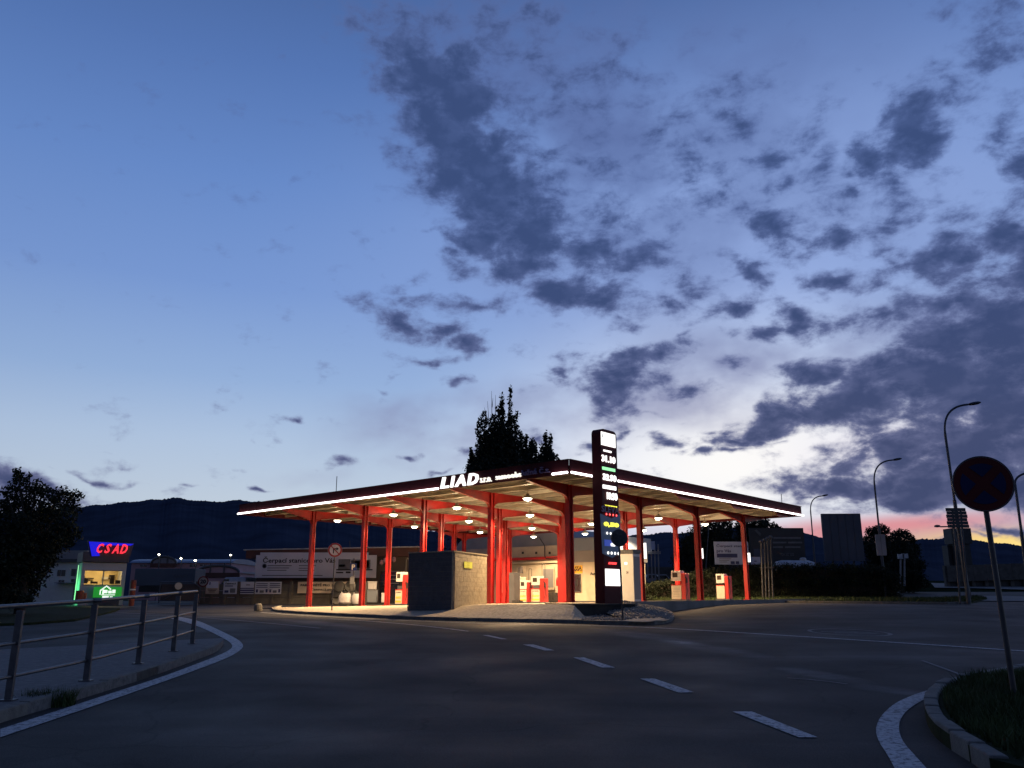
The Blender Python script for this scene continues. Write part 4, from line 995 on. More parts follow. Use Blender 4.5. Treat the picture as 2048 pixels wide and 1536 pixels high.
# rows of bricks in the dark base that can be seen right of the pumps
ua, ub = u_of(on_v(1122, 1195, VB)), u_of(on_v(1094, 1195, VB)); nbk = 0; bm = None
for r_ in range(7):
    u_ = ua+(.13 if r_ % 2 else 0)
    while u_ < ub-.2:
        mb = MB(); fbox(mb, u_+.01, u_+.25, VB-.10, VB-.07, zb+.02+r_*.1, zb+.105+r_*.1); part('brick', M['brick'], hall, mb); u_ += .265
# barrel roof
rf = MB(); n_ = 18; u0, u1 = u_of(on_v(1128, 1100, VB)), u_of(on_v(905, 1100, VB)); um, hw = (u0+u1)/2, abs(u1-u0)/2
rise = zv(1020, 1068, VB+6)-zw+.3
pts = [(um+hw*math.cos(t), zw-.05+max(.3, rise)*math.sin(t)) for t in np.linspace(0, math.pi, n_)]
rf.prism([Lc(u, VB+.4, z) for u, z in pts], tuple(V*9.0)); part('barrel_roof', M['grey'], hall, rf)
# red extinguisher beside the window
p = on_v(1114.5, 1172, VB-.35); ex = empty('fire_extinguisher', tuple(p)); tag(ex, 'red fire extinguisher on the cream wall right of the grey window', 'extinguisher')
part('cylinder', M['pillared'], ex, MB().lathe(tuple(p), [(.09, 0), (.10, .05), (.10, .5), (.05, .6), (.03, .66)], 12), smooth=True); part('horn', M['black'], ex, MB().tube([(p.x, p.y, p.z+.64), (p.x+.14, p.y-.02, p.z+.6), (p.x+.16, p.y-.04, p.z+.3)], .025, 6))
# cash booth
VK = 19.5; o_ = on_v(1170, 1202, VK); ks = empty('cash_booth', (o_.x, o_.y, zb)); tag(ks, 'brightly lit cream cash booth with a KASSA sign and dark window', 'booth')
zk = zv(1170, 1124.5, VK)
def kbox(name, m, px0, px1, z0, z1, off=.0, depth=.05, root=None): return wallbox(name, root or ks, m, px0, px1, z0, z1, v=VK, off=off, depth=depth, pyref=1160)
kbox('wall', 'wallcream', 1138, 1240, zb-.1, zk, depth=3.4); kbox('base_strip', 'greydark', 1138, 1240, zb-.1, zb+.1, off=.01, depth=.04)
kbox('roof_fascia', 'grey', 1136, 1242, zk, zv(1170, 1101, VK), depth=3.6, off=0)
rb_ = kbox('roof', 'hallroof', 1136, 1242, zv(1170, 1101, VK)+.01, zv(1170, 1086, VK+5), depth=4.2)
wk = kbox('window', 'greydark', 1146.5, 1162.5, zv(1155, 1184, VK), zv(1155, 1148, VK), off=.01, depth=.08)
kbox('pane', 'glassdark', 1148, 1161, zv(1155, 1182, VK), zv(1155, 1150, VK), off=.09, depth=.015, root=wk); kbox('hatch', 'black', 1155, 1157.5, zv(1155, 1172, VK), zv(1155, 1158, VK), off=.105, depth=.02, root=wk)
kbox('paper_notice', 'led', 1147, 1151, zv(1150, 1169, VK), zv(1150, 1162, VK), off=.11, depth=.01, root=wk)
kbox('sign_board', 'yellow', 1138, 1165.5, zv(1150, 1146.5, VK), zv(1150, 1131, VK), off=.01, depth=.03)
yU = math.atan2(-U.y, -U.x)
def ktext(s, px0, py0, px1, py1, m, **kw):
    a = on_v(px0, py0, VK-.055); b = on_v(px1, py1, VK-.055); return text_obj(s, M[m], ks, (a.x, a.y, b.z), yU, width=(b-a).xy.length, height=a.z-b.z, depth=.01, bold=.03, **kw)
ktext('KASSA', 1139.5, 1133, 1163.5, 1141, 'blackprint'); ktext('* * * * *', 1140, 1142.5, 1163, 1145.5, 'blackprint'); ktext('AutoGas', 1180, 1144.5, 1205, 1150, 'cratewood')
kbox('small_plate', 'walltan', 1184.5, 1191, zv(1188, 1140, VK), zv(1188, 1137, VK), off=.01, depth=.02)

# ------------------------------------------------------------------ signs near the station
def round_sign(px_base, py_base, z, px_c, py_c, rad, label, face, pole_r=.03, back=False, facing=None):
    b = at_z(px_base, py_base, z) if z is not None else P(px_base, py_base, .13); r = empty('road_sign', tuple(b)); tag(r, label, 'road sign')
    c = at_y(px_c, py_c, b.y); f = Vector(facing or (-c.x, -c.y, 0)).normalized()
    part('pole', M['pole'], r, MB().tube([tuple(b), tuple(c+Vector((0, 0, rad*.8)) - f*.055)], pole_r, 8), smooth=True)
    side = Vector((-f.y, f.x, 0))
    if back:
        part('disc', M['signback'], r, MB().lathe(tuple(c), [(rad*.97, .0), (rad, .01), (rad, .03), (rad*.97, .035)], 36, axis=tuple(f)))
        part('rim', M['galv'], r, MB().lathe(tuple(c+f*.036), [(rad, 0), (rad, .006), (rad*.955, .006), (rad*.955, .0)], 36, axis=tuple(f)))
        part('clamp', M['galv'], r, MB().box(tuple(c+f*.06+Vector((0, 0, .12))), (.16, .03, .04), math.atan2(side.y, side.x)))
    return r, b, c, f, side
def disc(r, name, m, c, f, rad, off, n=36): return part(name, M[m], r, MB().lathe(tuple(c+f*off), [(rad, 0), (rad, .004)], n, axis=tuple(f)))
def bar(r, name, m, c, f, side, off, p0, p1, w):
    up = Vector((0, 0, 1)); a = c+side*p0[0]+up*p0[1]+f*off; b = c+side*p1[0]+up*p1[1]+f*off; d = (b-a).normalized(); n = d.cross(f).normalized()*w/2
    return part(name, M[m], r, MB().prism([tuple(a-n), tuple(b-n), tuple(b+n), tuple(a+n)], tuple(f*.003)))
# no right turn
r, b, c, f, sd = round_sign(663.5, 1222, .98, 670, 1100, .345, 'round no right turn sign on a thin pole in front of the left columns', None, .028)
rim = disc(r, 'disc', 'signred', c, f, .345, .0); disc(r, 'white_edge', 'signwhite', c, f, .352, -.003); disc(r, 'face', 'signwhite', c, f, .265, .006)
bar(r, 'arrow', 'blackprint', c, f, sd, .012, (-.07, -.17), (-.07, .085), .055); bar(r, 'arrow', 'blackprint', c, f, sd, .012, (-.097, .06), (.09, .06), .055)
up = Vector((0, 0, 1)); part('arrow_head', M['blackprint'], r, MB().prism([tuple(c+f*.012+sd*.07+up*-.02), tuple(c+f*.012+sd*.19+up*.06), tuple(c+f*.012+sd*.07+up*.14)], tuple(f*.003)))
bar(r, 'slash', 'signred', c, f, sd, .017, (-.19, .19), (.19, -.19), .05)
# back of the round sign by the pylon
r, b, c, f, sd = round_sign(1246, 1240, None, 1238, 1076, .30, 'dark back of a round sign on a pole in front of the price pylon', None, .03, back=True, facing=(.12, -1, 0))
# yellowish oval mirror / sign left of the third column
b = at_z(758, 1208, 1.02); r = empty('road_sign', tuple(b)); tag(r, 'pale round sign seen from behind on a short post beside the third column', 'road sign'); c = at_y(760, 1166, b.y)
f = Vector((-.75, -.66, 0)).normalized(); part('disc', M['pumpface'], r, MB().lathe(tuple(c), [(.38, 0), (.39, .02), (.38, .03)], 28, axis=tuple(f))); part('pole', M['pole'], r, MB().tube([tuple(b), tuple(c+f*.05+Vector((0, 0, .3)))], .03, 8)); part('back_rail', M['walltan'], r, MB().box(tuple(c+f*.05), (.12, .05, .7), .8)); part('foot', M['concrete'], r, MB().lathe(tuple(b), [(.45, 0), (.40, .12), (.1, .16)], 14))

# near no stopping sign at the right edge
bz = 10.8; b = at_y(2026, 1362, bz); b.z = float(G(b.x, b.y))+.1; c = at_y(1966, 967.5, bz+.02)
r = empty('road_sign', tuple(b)); tag(r, 'large round no stopping sign with dark face leaning on its pole at right', 'road sign'); rad = .355
f = Vector((-.32, -1, 0)).normalized(); sd = Vector((-f.y, f.x, 0)); tipp = c+Vector((0, 0, .30))-f*.075
b2_ = b-f*.02; part('pole', M['pole'], r, MB().tube([(b2_.x, b2_.y, b2_.z-.1), tuple(tipp)], .033, 12), smooth=True)
disc(r, 'disc', 'galv', c, f, rad, -.012, 64); disc(r, 'red_ring', 'dullred', c, f, rad*.965, -.003, 64)
for k in range(4):
    a0 = R(45+90*k+12); a1 = R(135+90*k-12); rr_ = rad*.74; pts_ = [c+f*.004+sd*(.05*math.cos((a0+a1)/2)*1.7)+up*(.05*math.sin((a0+a1)/2)*1.7)]
    for a in np.linspace(a0, a1, 12): pts_.append(c+f*.004+sd*(rr_*math.cos(a))+up*(rr_*math.sin(a)))
    part('blue_field', M['dullblue'], r, MB().prism([tuple(q) for q in pts_], tuple(f*.003)))
part('rim', M['galv'], r, MB().lathe(tuple(c-f*.012), [(rad, 0), (rad+.006, .004), (rad+.006, .02), (rad, .022), (rad-.006, .012)], 64, axis=tuple(f)))
part('clamp', M['galv'], r, MB().box(tuple(c-f*.05+up*.1), (.12, .05, .03), math.atan2(sd.y, sd.x)))

# ------------------------------------------------------------------ railing on the left pavement
base_px = [(16, 1402), (172, 1362), (276, 1328), (346, 1303), (384, 1288)]
bs = [P(x, y, .13) for x, y in base_px]; d0 = bs[0]-bs[1]
ext = []
q = bs[0]
for k in range(2): q = q+d0; q = Vector((q.x, q.y, float(G(q.x, q.y))+.13)); ext.insert(0, q)
bs = ext+bs
rl = empty('railing', tuple(bs[0])); tag(rl, 'galvanised steel railing with three rails along the left pavement', 'railing')
hts = 1.10
for i, q in enumerate(bs):
    d = (bs[min(i+1, len(bs)-1)]-bs[max(i-1, 0)]); ya = math.atan2(d.y, d.x)
    ps = part('post', M['galv'], rl, MB().box((q.x, q.y, q.z+hts/2-.03), (.045, .085, hts-.06), ya), bevel=.006)
    part('foot_plate', M['galv'], ps, MB().box((q.x, q.y, q.z+.008), (.14, .16, .014), ya))
for h_ in (hts, hts*.60, hts*.25):
    pth = smooth([q+Vector((0, 0, h_)) for q in bs], 1)
    part('rail', M['galv'], rl, MB().tube([tuple(p) for p in pth], .028 if h_ == hts else .022, 12), smooth=True)
for q in bs[3:6]:
    part('rail_joint', M['galv'], rl, MB().tube([(q.x-.02, q.y-.03, q.z+hts), (q.x+.04, q.y+.06, q.z+hts)], .033, 12), smooth=True)

# ------------------------------------------------------------------ street lamps at right
def street_lamp(px, pyb, y, px_t, py_t, px_h, py_h, label, r0=.10, single_arm=True):
    t = at_y(px_t, py_t, y); b = at_y(px, pyb, y); b.z = min(b.z, float(G(b.x, y))); h = at_y(px_h, py_h, y); r = empty('street_lamp', tuple(b)); tag(r, label, 'street lamp', 'street lamps along the right road')
    n1 = b.lerp(t, .55); arm = t+(h-t)*.12+Vector((0, 0, 0)); 
    part('pole', M['lamp_post'], r, MB().tube([tuple(b), tuple(n1)], [r0, r0*.82], 10), smooth=True)
    crv = []
    P0_, P1_, P2_ = n1, t, h
    ctrl = Vector((t.x, t.y, h.z-.02*(h.z-n1.z)))
    p_b = n1.lerp(t, .80)
    for k in range(13):
        s_ = k/12; crv.append(p_b*(1-s_)**2+ctrl*2*s_*(1-s_)+h*s_**2)
    part('arm', M['lamp_post'], r, MB().tube([tuple(n1)]+[tuple(q) for q in crv], [r0*.62]*2+[r0*.5]*12, 8), smooth=True)
    dr_ = (h-crv[-3]).normalized(); hw_ = (h-t).length
    ln = max(.7, .28*hw_); hd = MB(); sec = [(0, .05), (.15, .13), (.45, .17), (.8, .15), (1.0, .06)]; vs = []; n = 10
    sdv = dr_.cross(Vector((0, 0, 1))).normalized(); upv = sdv.cross(dr_)
    for s_, w_ in sec:
        for k in range(n): a = 2*math.pi*k/n; vs.append(tuple(h+dr_*(s_*ln)+sdv*(w_*1.1*math.cos(a))+upv*(w_*.55*math.sin(a))))
    hd.add(vs, [(i*n+k, i*n+(k+1) % n, (i+1)*n+(k+1) % n, (i+1)*n+k) for i in range(4) for k in range(n)]+[tuple(range(n))[::-1], tuple(range(4*n, 5*n))])
    part('lamp_head', M['lamp_post'], r, hd, smooth=True)
    return r
street_lamp(1936, 1190, 44, 1886, 838, 1936, 809, 'tallest street lamp, rising behind the slatted sign board', .11)
street_lamp(1766, 1140, 62, 1746.5, 945, 1785, 920, 'middle street lamp above the dark trees', .11)
street_lamp(1629, 1120, 88, 1620, 1008, 1643, 992, 'smallest street lamp, just right of the canopy end', .11)
street_lamp(2058, 1180, 40, 2027, 946, 2090, 941, 'street lamp cut by the right picture edge', .10)
street_lamp(1404, 1120, 80, 1418, 1045, 1412, 1045, 'thin lamp mast seen through the canopy at right', .07)
# slatted direction board seen from behind
yb_ = 43.6; r = empty('direction_board', tuple(at_y(1912, 1190, yb_))); tag(r, 'back of a direction board of stacked slats on the tallest street lamp', 'direction sign')
nr_ = 6
for k in range(nr_):
    t0, t1 = k/nr_, (k+1)/nr_; ya, yb2 = 1016+40*t0, 1016+40*t1-.35; xo = 1891+4*t0; xe = 1931+7*t0
    a = at_y(xo+(k % 2)*1.2, ya, yb_); b = at_y(xe+(k % 3)*.8, yb2, yb_); part('slat', M['signback'], r, MB().box(tuple((a+b)/2), (abs(b.x-a.x), .05, abs(a.z-b.z))))
for xx in (1905, 1921): a = at_y(xx, 1018, yb_+.06); b = at_y(xx+14, 1195, yb_+.06); b.z = min(b.z, float(G(b.x, yb_))); part('post', M['lamp_post'], r, MB().tube([tuple(a), tuple(b)], .05, 8))
a = at_y(1880, 1053.5, yb_+20); street = empty('small_lamp', tuple(a)); tag(street, 'small dark lamp head sticking out left below the slatted board', 'lamp'); b = at_y(1905, 1053, yb_+20)
part('arm', M['lamp_post'], street, MB().tube([tuple(a), tuple(b)], .05, 8)); part('lamp_head', M['lamp_post'], street, MB().lathe(tuple(a-Vector((.2, 0, .05))), [(.02, 0), (.22, .03), (.2, .16), (.04, .2)], 12)); part('pole', M['lamp_post'], street, MB().tube([tuple(b), (b.x+.8, b.y, 1.0)], .07, 8))
# slim tower far behind
yt = 190; a = at_y(1904, 1168, yt); b = at_y(1937, 1062, yt); r = empty('tower', ((a.x+b.x)/2, yt, 3)); tag(r, 'dark concrete tower behind the slatted direction board', 'tower')
cx = (a.x+b.x)/2; part('shaft', M['boarddark'], r, MB().box((cx, yt, (b.z+a.z)/2-3), (abs(b.x-a.x)*.72, 3, b.z-a.z+2), 0, .92)); part('head', M['boarddark'], r, MB().box((cx, yt, b.z-1.2), (abs(b.x-a.x)*.84, 3.6, 3.4))); part('stair_wing', M['boarddark'], r, MB().box((cx-1.6, yt+1, (b.z+a.z)/2-2), (2.2, 2.5, (b.z-a.z)*.8)))
# right: parapet wall and dark building
yw = 120
def back_box(name, label, cat, px0, py0, px1, py1, y, m, depth=1.0, base_py=None):
    a = at_y(px0, py0, y); b = at_y(px1, py1, y); r = empty(name, ((a.x+b.x)/2, y, b.z)); tag(r, label, cat); return r, a, b
r, a, b = back_box('parapet_wall', 'pale concrete parapet wall across the right background', 'wall', 1893, 1131, 2130, 1168, yw, 'concrete')
nseg = 9
for k in range(nseg):
    x0 = a.x+(b.x-a.x)*k/nseg; x1 = a.x+(b.x-a.x)*(k+1)/nseg-.03; z1 = a.z+.5*k/nseg
    part('panel', M['fence'], r, MB().box(((x0+x1)/2, yw, z1-1.1), (x1-x0, .4, 2.2)))
for k in range(nseg+1):
    x0 = a.x+(b.x-a.x)*k/nseg; part('pier', M['fence'], r, MB().box((x0, yw+.45, a.z-2.6), (.5, .6, 5.2)))
part('base', M['boarddark'], r, MB().box(((a.x+b.x)/2, yw+.6, b.z-.6), (b.x-a.x, .3, 3.2)))

# ------------------------------------------------------------------ boards and tanks right of the canopy
def board(name, label, cat, px0, py0, px1, py1, y, m, yaw=0, thick=.12, legs=2, legm='pole', slope=0):
    a = at_y(px0, py0, y); b = at_y(px1, py1, y); cx, cz = (a.x+b.x)/2, (a.z+b.z)/2; w = abs(b.x-a.x)/math.cos(yaw); h = abs(a.z-b.z)
    g = float(G(cx, y)); r = empty(name, (cx, y, g)); tag(r, label, cat)
    part('board', M[m], r, MB().box((cx, y, cz), (w, thick, h), yaw))
    for k in range(legs):
        t = (k+.5)/legs-.5; x = cx+math.cos(yaw)*w*t*.8; yy = y+math.sin(yaw)*w*t*.8+thick
        part('leg', M[legm], r, MB().box((x, yy, (g+cz)/2), (.12, .12, cz-g)))
    return r, Vector((cx, y, cz)), w, h
def btext(r, s, m, c, w, h, x, z, tw, th, yaw=0, off=.075, **kw):
    """x, z as shares of the board from its left top"""
    px_ = c.x+math.cos(yaw)*(x-.5)*w-math.sin(yaw)*-off*0; p = (c.x+math.cos(yaw)*(x-.5)*w+math.sin(yaw)*off, c.y+math.sin(yaw)*(x-.5)*w-math.cos(yaw)*off, c.z+(.5-z)*h-th*h)
    return text_obj(s, M[m], r, p, yaw, width=tw*w, height=th*h, depth=.012, **kw)
def bstrip(r, name, m, c, w, h, x, z, tw, th, yaw=0, off=.07):
    cx = (x+tw/2-.5)*w; p = (c.x+math.cos(yaw)*cx+math.sin(yaw)*off, c.y+math.sin(yaw)*cx-math.cos(yaw)*off, c.z+(.5-z-th/2)*h)
    return part(name, M[m], r, MB().box(p, (tw*w, .015, th*h), yaw))
r, c, w, h = board('banner_board', 'pale blue station banner hanging behind the right hand columns', 'banner', 1427, 1083.5, 1499, 1129, 62, 'bannerblue', yaw=R(4))
btext(r, 'Čerpací stanice', 'blueprint', c, w, h, .06, .10, .92, .17, R(4), bold=.02); btext(r, 'pro Vás', 'blueprint', c, w, h, .06, .34, .42, .17, R(4), bold=.02)
bstrip(r, 'blue_band', 'blueprint', c, w, h, .06, .53, .60, .17, R(4))
for k in range(3): bstrip(r, 'print_line', 'printgrey', c, w, h, .12, .74+.07*k, .35-.06*k, .025, R(4))
bstrip(r, 'truck_picture', 'blueprint', c, w, h, .45, .86, .12, .12, R(4)); bstrip(r, 'truck_picture', 'blueprint', c, w, h, .60, .86, .10, .12, R(4))
r, c, w, h = board('banner_board', 'small pale board right of the rightmost column', 'banner', 1501, 1114, 1521, 1129, 62.5, 'bannerblue', yaw=R(2)); bstrip(r, 'print_line', 'blueprint', c, w, h, .3, .5, .3, .12)
r, c, w, h = board('advert_board', 'large dark printed advert board right of the canopy', 'billboard', 1497, 1056, 1613, 1140, 72, 'boarddark', legs=3)
for k, (x, z, tw) in enumerate([(.44, .22, .5), (.42, .33, .25), (.70, .33, .26), (.42, .44, .18), (.64, .44, .28)]):
    bstrip(r, 'print_line', 'printgrey', c, w, h, x, z, tw, .04, 0)
btext(r, '724 207 800', 'printgrey', c, w, h, .55, .60, .24, .07, 0, bold=.01)
part('picture_patch', mat('pale print patch', (.06, .065, .07), .6), r, MB().prism([(c.x-w*.40, c.y-.08, c.z+h*.44), (c.x-w*.36, c.y-.08, c.z+h*.47), (c.x-w*.28, c.y-.08, c.z+h*.36), (c.x-w*.30, c.y-.08, c.z+h*.30)], (0, .01, 0)))
bstrip(r, 'picture_patch', 'boardblank', c, w, h, .06, .50, .20, .38, 0)
r, c, w, h = board('billboard', 'big blank dark blue board standing against the sunset', 'billboard', 1642.5, 1027.5, 1728, 1122, 74, 'boardblank', yaw=R(-3), legs=3, thick=.3)
for k in range(4): bstrip(r, 'panel_joint', 'boarddark', c, w, h, .2*(k+1), 0, .004, 1, R(-3), .16)
r, c, w, h = board('sign_board', 'small pale square board on the middle street lamp', 'sign board', 1750, 1069, 1773.5, 1111, 61.5, 'grey', legs=1); bstrip(r, 'joint', 'boarddark', c, w, h, .5, .05, .01, .9)
# vent pipes with hoods
pr_ = empty('vent_pipes', tuple(at_y(1535, 1200, 57))); tag(pr_, 'four tall grey tank vent pipes right of the last column', 'vent pipes')
for k, (xb, xt, yt_) in enumerate([(1526, 1522, 1086), (1532, 1529, 1083), (1539, 1535, 1080), (1546, 1541, 1077)]):
    a = at_y(xb, 1199, 57+.1*k); b = at_y(xt, yt_, 57+.1*k); pp_ = part('pipe', M['pole'], pr_, MB().tube([tuple(a), tuple(b)], .055, 8), smooth=True)
    part('hood', M['pole'], pp_, MB().lathe(tuple(b), [(.06, 0), (.16, .03), (.14, .14), (.03, .22)], 10))
part('crossbar', M['pole'], pr_, MB().box(tuple(at_y(1533, 1135, 57.1)), (.9, .06, .08)))
b = at_z(1524, 1199, 1.48); r = empty('road_sign', tuple(b)); tag(r, 'thin round sign seen nearly edge on beside the vent pipes', 'road sign'); c = at_y(1519, 1174, b.y); f = Vector((-.93, -.36, 0)); part('disc', M['grey'], r, MB().lathe(tuple(c), [(.40, 0), (.40, .03)], 26, axis=tuple(f))); part('pole', M['pole'], r, MB().tube([tuple(b), tuple(c)], .03, 8))
# gas tank seen over the hedge
c = at_y(1604, 1126, 68); r = empty('gas_tank', (c.x, c.y, float(G(c.x, 68)))); tag(r, 'pale rounded gas tank top showing over the hedge', 'tank')
mb = MB(); mb.lathe((c.x+1.1, c.y, c.z-.75), [(.0, 0), (.5, .05), (.85, .3), (.95, .7), (.95, 2.9), (.85, 3.3), (.5, 3.55), (0, 3.6)], 20, axis=(-1, -.15, 0)); part('shell', M['zinc'], r, mb, smooth=True)
part('valve_dome', M['zinc'], r, MB().lathe((c.x+.1, c.y, c.z+.1), [(.26, 0), (.26, .22), (.2, .3), (.05, .33)], 14)); part('saddle', M['fence'], r, MB().box((c.x-.6, c.y, c.z-1.6), (2.6, .8, 2.2)))
# street furniture behind the hedge end
r = empty('signal_post', tuple(at_y(1806, 1172, 85))); tag(r, 'small pale post with box heads at the end of the trees', 'post')
for (x, y0, y1) in ((1801, 1113, 1168), (1809, 1112, 1172)): part('post', M['grey'], r, MB().tube([tuple(at_y(x, y1, 85)), tuple(at_y(x, y0, 85))], .09, 6)); part('head', M['zinc'], r, MB().box(tuple(at_y(x+.5, y0, 85)), (.55, .3, .45)))

# rack and lit sign seen through the canopy at right
r = empty('pipe_rack', tuple(at_y(1308, 1160, 82))); tag(r, 'pale steel rack with a small lit white sign seen behind the slim column', 'rack')
for x in (1296, 1304, 1311, 1318): part('post', M['grey'], r, MB().tube([tuple(at_y(x, 1165, 82)), tuple(at_y(x-2, 1088, 82))], .07, 6))
part('sign_box', M['bannerblue'], r, MB().box(tuple(at_y(1299, 1091, 81.6)), (1.0, .2, .8))); part('lit_sign', M['led'], r, MB().box(tuple(at_y(1298, 1101, 81.5)), (.42, .1, .14)))
for y_ in (1104, 1107): part('beam', M['grey'], r, MB().box(tuple(at_y(1305, y_, 81.8)), (1.6, .1, .1)))
part('awning', M['curtain'], r, MB().box(tuple(at_y(1262, 1092, 84)), (3.4, 2, .9)))
r = empty('far_wall', tuple(at_y(1320, 1150, 96))); tag(r, 'low pale wall far behind the slim column', 'wall')
for k in range(8): part('panel', M['fence'], r, MB().box(tuple(at_y(1296+7.2*k, 1144, 96)), (.38*1.02, .2, 1.1)))
for i, (px, py) in enumerate([(1302, 1156), (1322, 1157)]):
    c = at_y(px, py, 88); r = empty('parked_car', (c.x, 88, c.z-.7)); tag(r, ['pale roofed parked car just right of the slim column, far behind', 'second pale parked car far behind, nearer the lit column'][i], 'car')
    bd = MB(); pr2 = [(-.95, 0), (-.95, .45), (-.75, .62), (-.45, 1.05), (.35, 1.08), (.65, .65), (.95, .55), (.98, 0)]; bd.prism([(c.x+x, 88-1.2, c.z-.7+z) for x, z in pr2], (0, 2.4, 0)); part('body', M['zinc'], r, bd, bevel=.06)
    gl = MB().prism([(c.x-.66, 88-1.22, c.z-.06), (c.x-.42, 88-1.22, c.z+.28), (c.x+.32, 88-1.22, c.z+.28), (c.x+.55, 88-1.22, c.z-.06)], (0, .03, 0)); part('window', M['glassdark'], r, gl)
    for s_ in (-.6, .6): part('wheel', M['black'], r, MB().lathe((c.x+s_, 88-1.1, c.z-.65), [(.3, 0), (.3, .2)], 14, axis=(0, -1, 0)))

# ------------------------------------------------------------------ left background
YD = 66
# depot building with big banner
def dz(px, py, y=YD): return at_y(px, py, y)
a = dz(502, 1101); b = dz(838, 1095); g_ = 1.2
r = empty('depot_building', ((a.x+b.x)/2, YD, g_)); tag(r, 'dark low depot building with brown roof band behind the left columns', 'building')
part('wall', M['depot'], r, MB().box(((a.x+b.x)/2+.2, YD+5, (g_+a.z)/2), (b.x-a.x-.6, 9.6, a.z-g_-.1)))
part('roof_band', M['roofband'], r, MB().hexa([(a.x-.3, YD-.2, a.z-.62), (b.x, YD-.2, b.z-.66), (b.x, YD+10, b.z-.66), (a.x-.3, YD+10, a.z-.62)], [(a.x-.3, YD-.2, a.z), (b.x, YD-.2, b.z), (b.x, YD+10, b.z), (a.x-.3, YD+10, a.z)]))
part('roof_trim', M['zinc'], r, MB().hexa([(a.x-.5, YD-.3, a.z), (b.x, YD-.3, b.z), (b.x, YD+10, b.z), (a.x-.5, YD+10, a.z)], [(a.x-.5, YD-.3, a.z+.08), (b.x, YD-.3, b.z+.08), (b.x, YD+10, b.z+.08), (a.x-.5, YD+10, a.z+.08)]))
wd = part('dark_doorway', M['glassdark'], r, MB().box((dz(780, 1150).x, YD+.17, 2.4), (1.5, .1, 2.4)))
for k in range(4): part('rung', M['grey'], wd, MB().box((dz(790, 1130).x, YD+.1, 3.6-.3*k), (.7, .06, .06)))
part('antenna', M['pole'], r, MB().tube([tuple(dz(700, 1095)), tuple(dz(699.5, 1082))], .03, 6))
for (px, py) in ((763, 1125), (770, 1121), (788, 1119)): part('wall_lamp', M['hallpink'], r, MB().lathe(tuple(dz(px, py, YD-.3)), [(.05, -.2), (.16, -.1), (.13, .15), (.04, .2)], 10))
yb3 = R(-2)
c_ = (dz(516, 1111)+dz(755, 1156))/2; w_ = dz(755, 1111).x-dz(516, 1111).x; h_ = dz(600, 1112).z-dz(600, 1157).z
r = empty('banner', (c_.x, YD-.6, c_.z-h_/2)); tag(r, 'huge white banner reading Čerpací stanice pro Vás on the depot wall', 'banner')
cz = Vector((c_.x, YD-.55, c_.z)); part('cloth', M['banner'], r, MB().box(tuple(cz), (w_, .06, h_)))
part('upper_sheet', M['banner'], r, MB().box((cz.x-w_*.02, cz.y+.09, cz.z+h_*.52), (w_*.90, .05, h_*.20)))
BT = lambda s, m, x, z, tw, th, **kw: btext(r, s, m, cz, w_, h_, x, z, tw, th, 0, off=.04, **kw)
BS = lambda n, m, x, z, tw, th: bstrip(r, n, m, cz, w_, h_, x, z, tw, th, 0, off=.038)
BT('Čerpací stanice pro Vás', 'blackprint', .06, .06, .60, .34, bold=.02)
for k, (x, z, tw) in enumerate([(.10, .45, .20), (.36, .45, .14), (.10, .55, .18), (.36, .56, .12), (.10, .65, .16), (.36, .66, .13), (.06, .88, .50)]): BS('print_line', 'printgrey', x, z, tw, .035)
part('round_mark', M['printgrey'], r, MB().lathe((cz.x-w_*.425, cz.y-.035, cz.z+h_*.02), [(.17, 0), (.17, .01), (.12, .01), (.12, 0)], 18, axis=(0, -1, 0)))
# truck drawing on the banner, flat print
BS('truck_print', 'printgrey', .685, .18, .10, .50); BS('truck_print', 'glassdark', .69, .42, .05, .10); BS('truck_print', 'blackprint', .67, .62, .30, .05); BS('truck_print', 'printgrey', .79, .20, .16, .40); BS('truck_print', 'zinc', .80, .26, .14, .30)
BS('truck_print', 'blackprint', .67, .74, .06, .06); BS('truck_print', 'blackprint', .75, .72, .04, .08)
cz2 = (dz(597, 1163, YD-1)+dz(700, 1187, YD-1))/2; w2 = dz(712, 1163).x-dz(598, 1163).x; h2 = dz(600, 1164).z-dz(600, 1187).z
cz2 = (dz(597, 1163, 61.3)+dz(700, 1187, 61.3))/2; w2 = dz(712, 1163, 61.3).x-dz(598, 1163, 61.3).x; h2 = dz(600, 1164, 61.3).z-dz(600, 1187, 61.3).z; r = empty('banner', (cz2.x, 61.3, cz2.z-h2/2)); tag(r, 'cream banner with black capital letters below the huge white one', 'banner'); part('cloth', M['walltan'], r, MB().box((cz2.x+.15, 61.3, cz2.z), (w2, .05, h2)))
cz3 = Vector((cz2.x+.15, 61.3, cz2.z)); btext(r, 'PARKOVIŠTĚ PRO ZÁKAZNÍKY', 'blackprint', cz3, w2, h2, .05, .14, 1.15*.78, .26, 0, off=.035, bold=.03); btext(r, 'ČERPACÍ STOJANY', 'blackprint', cz3, w2, h2, .24, .56, .56, .26, 0, off=.035, bold=.03)
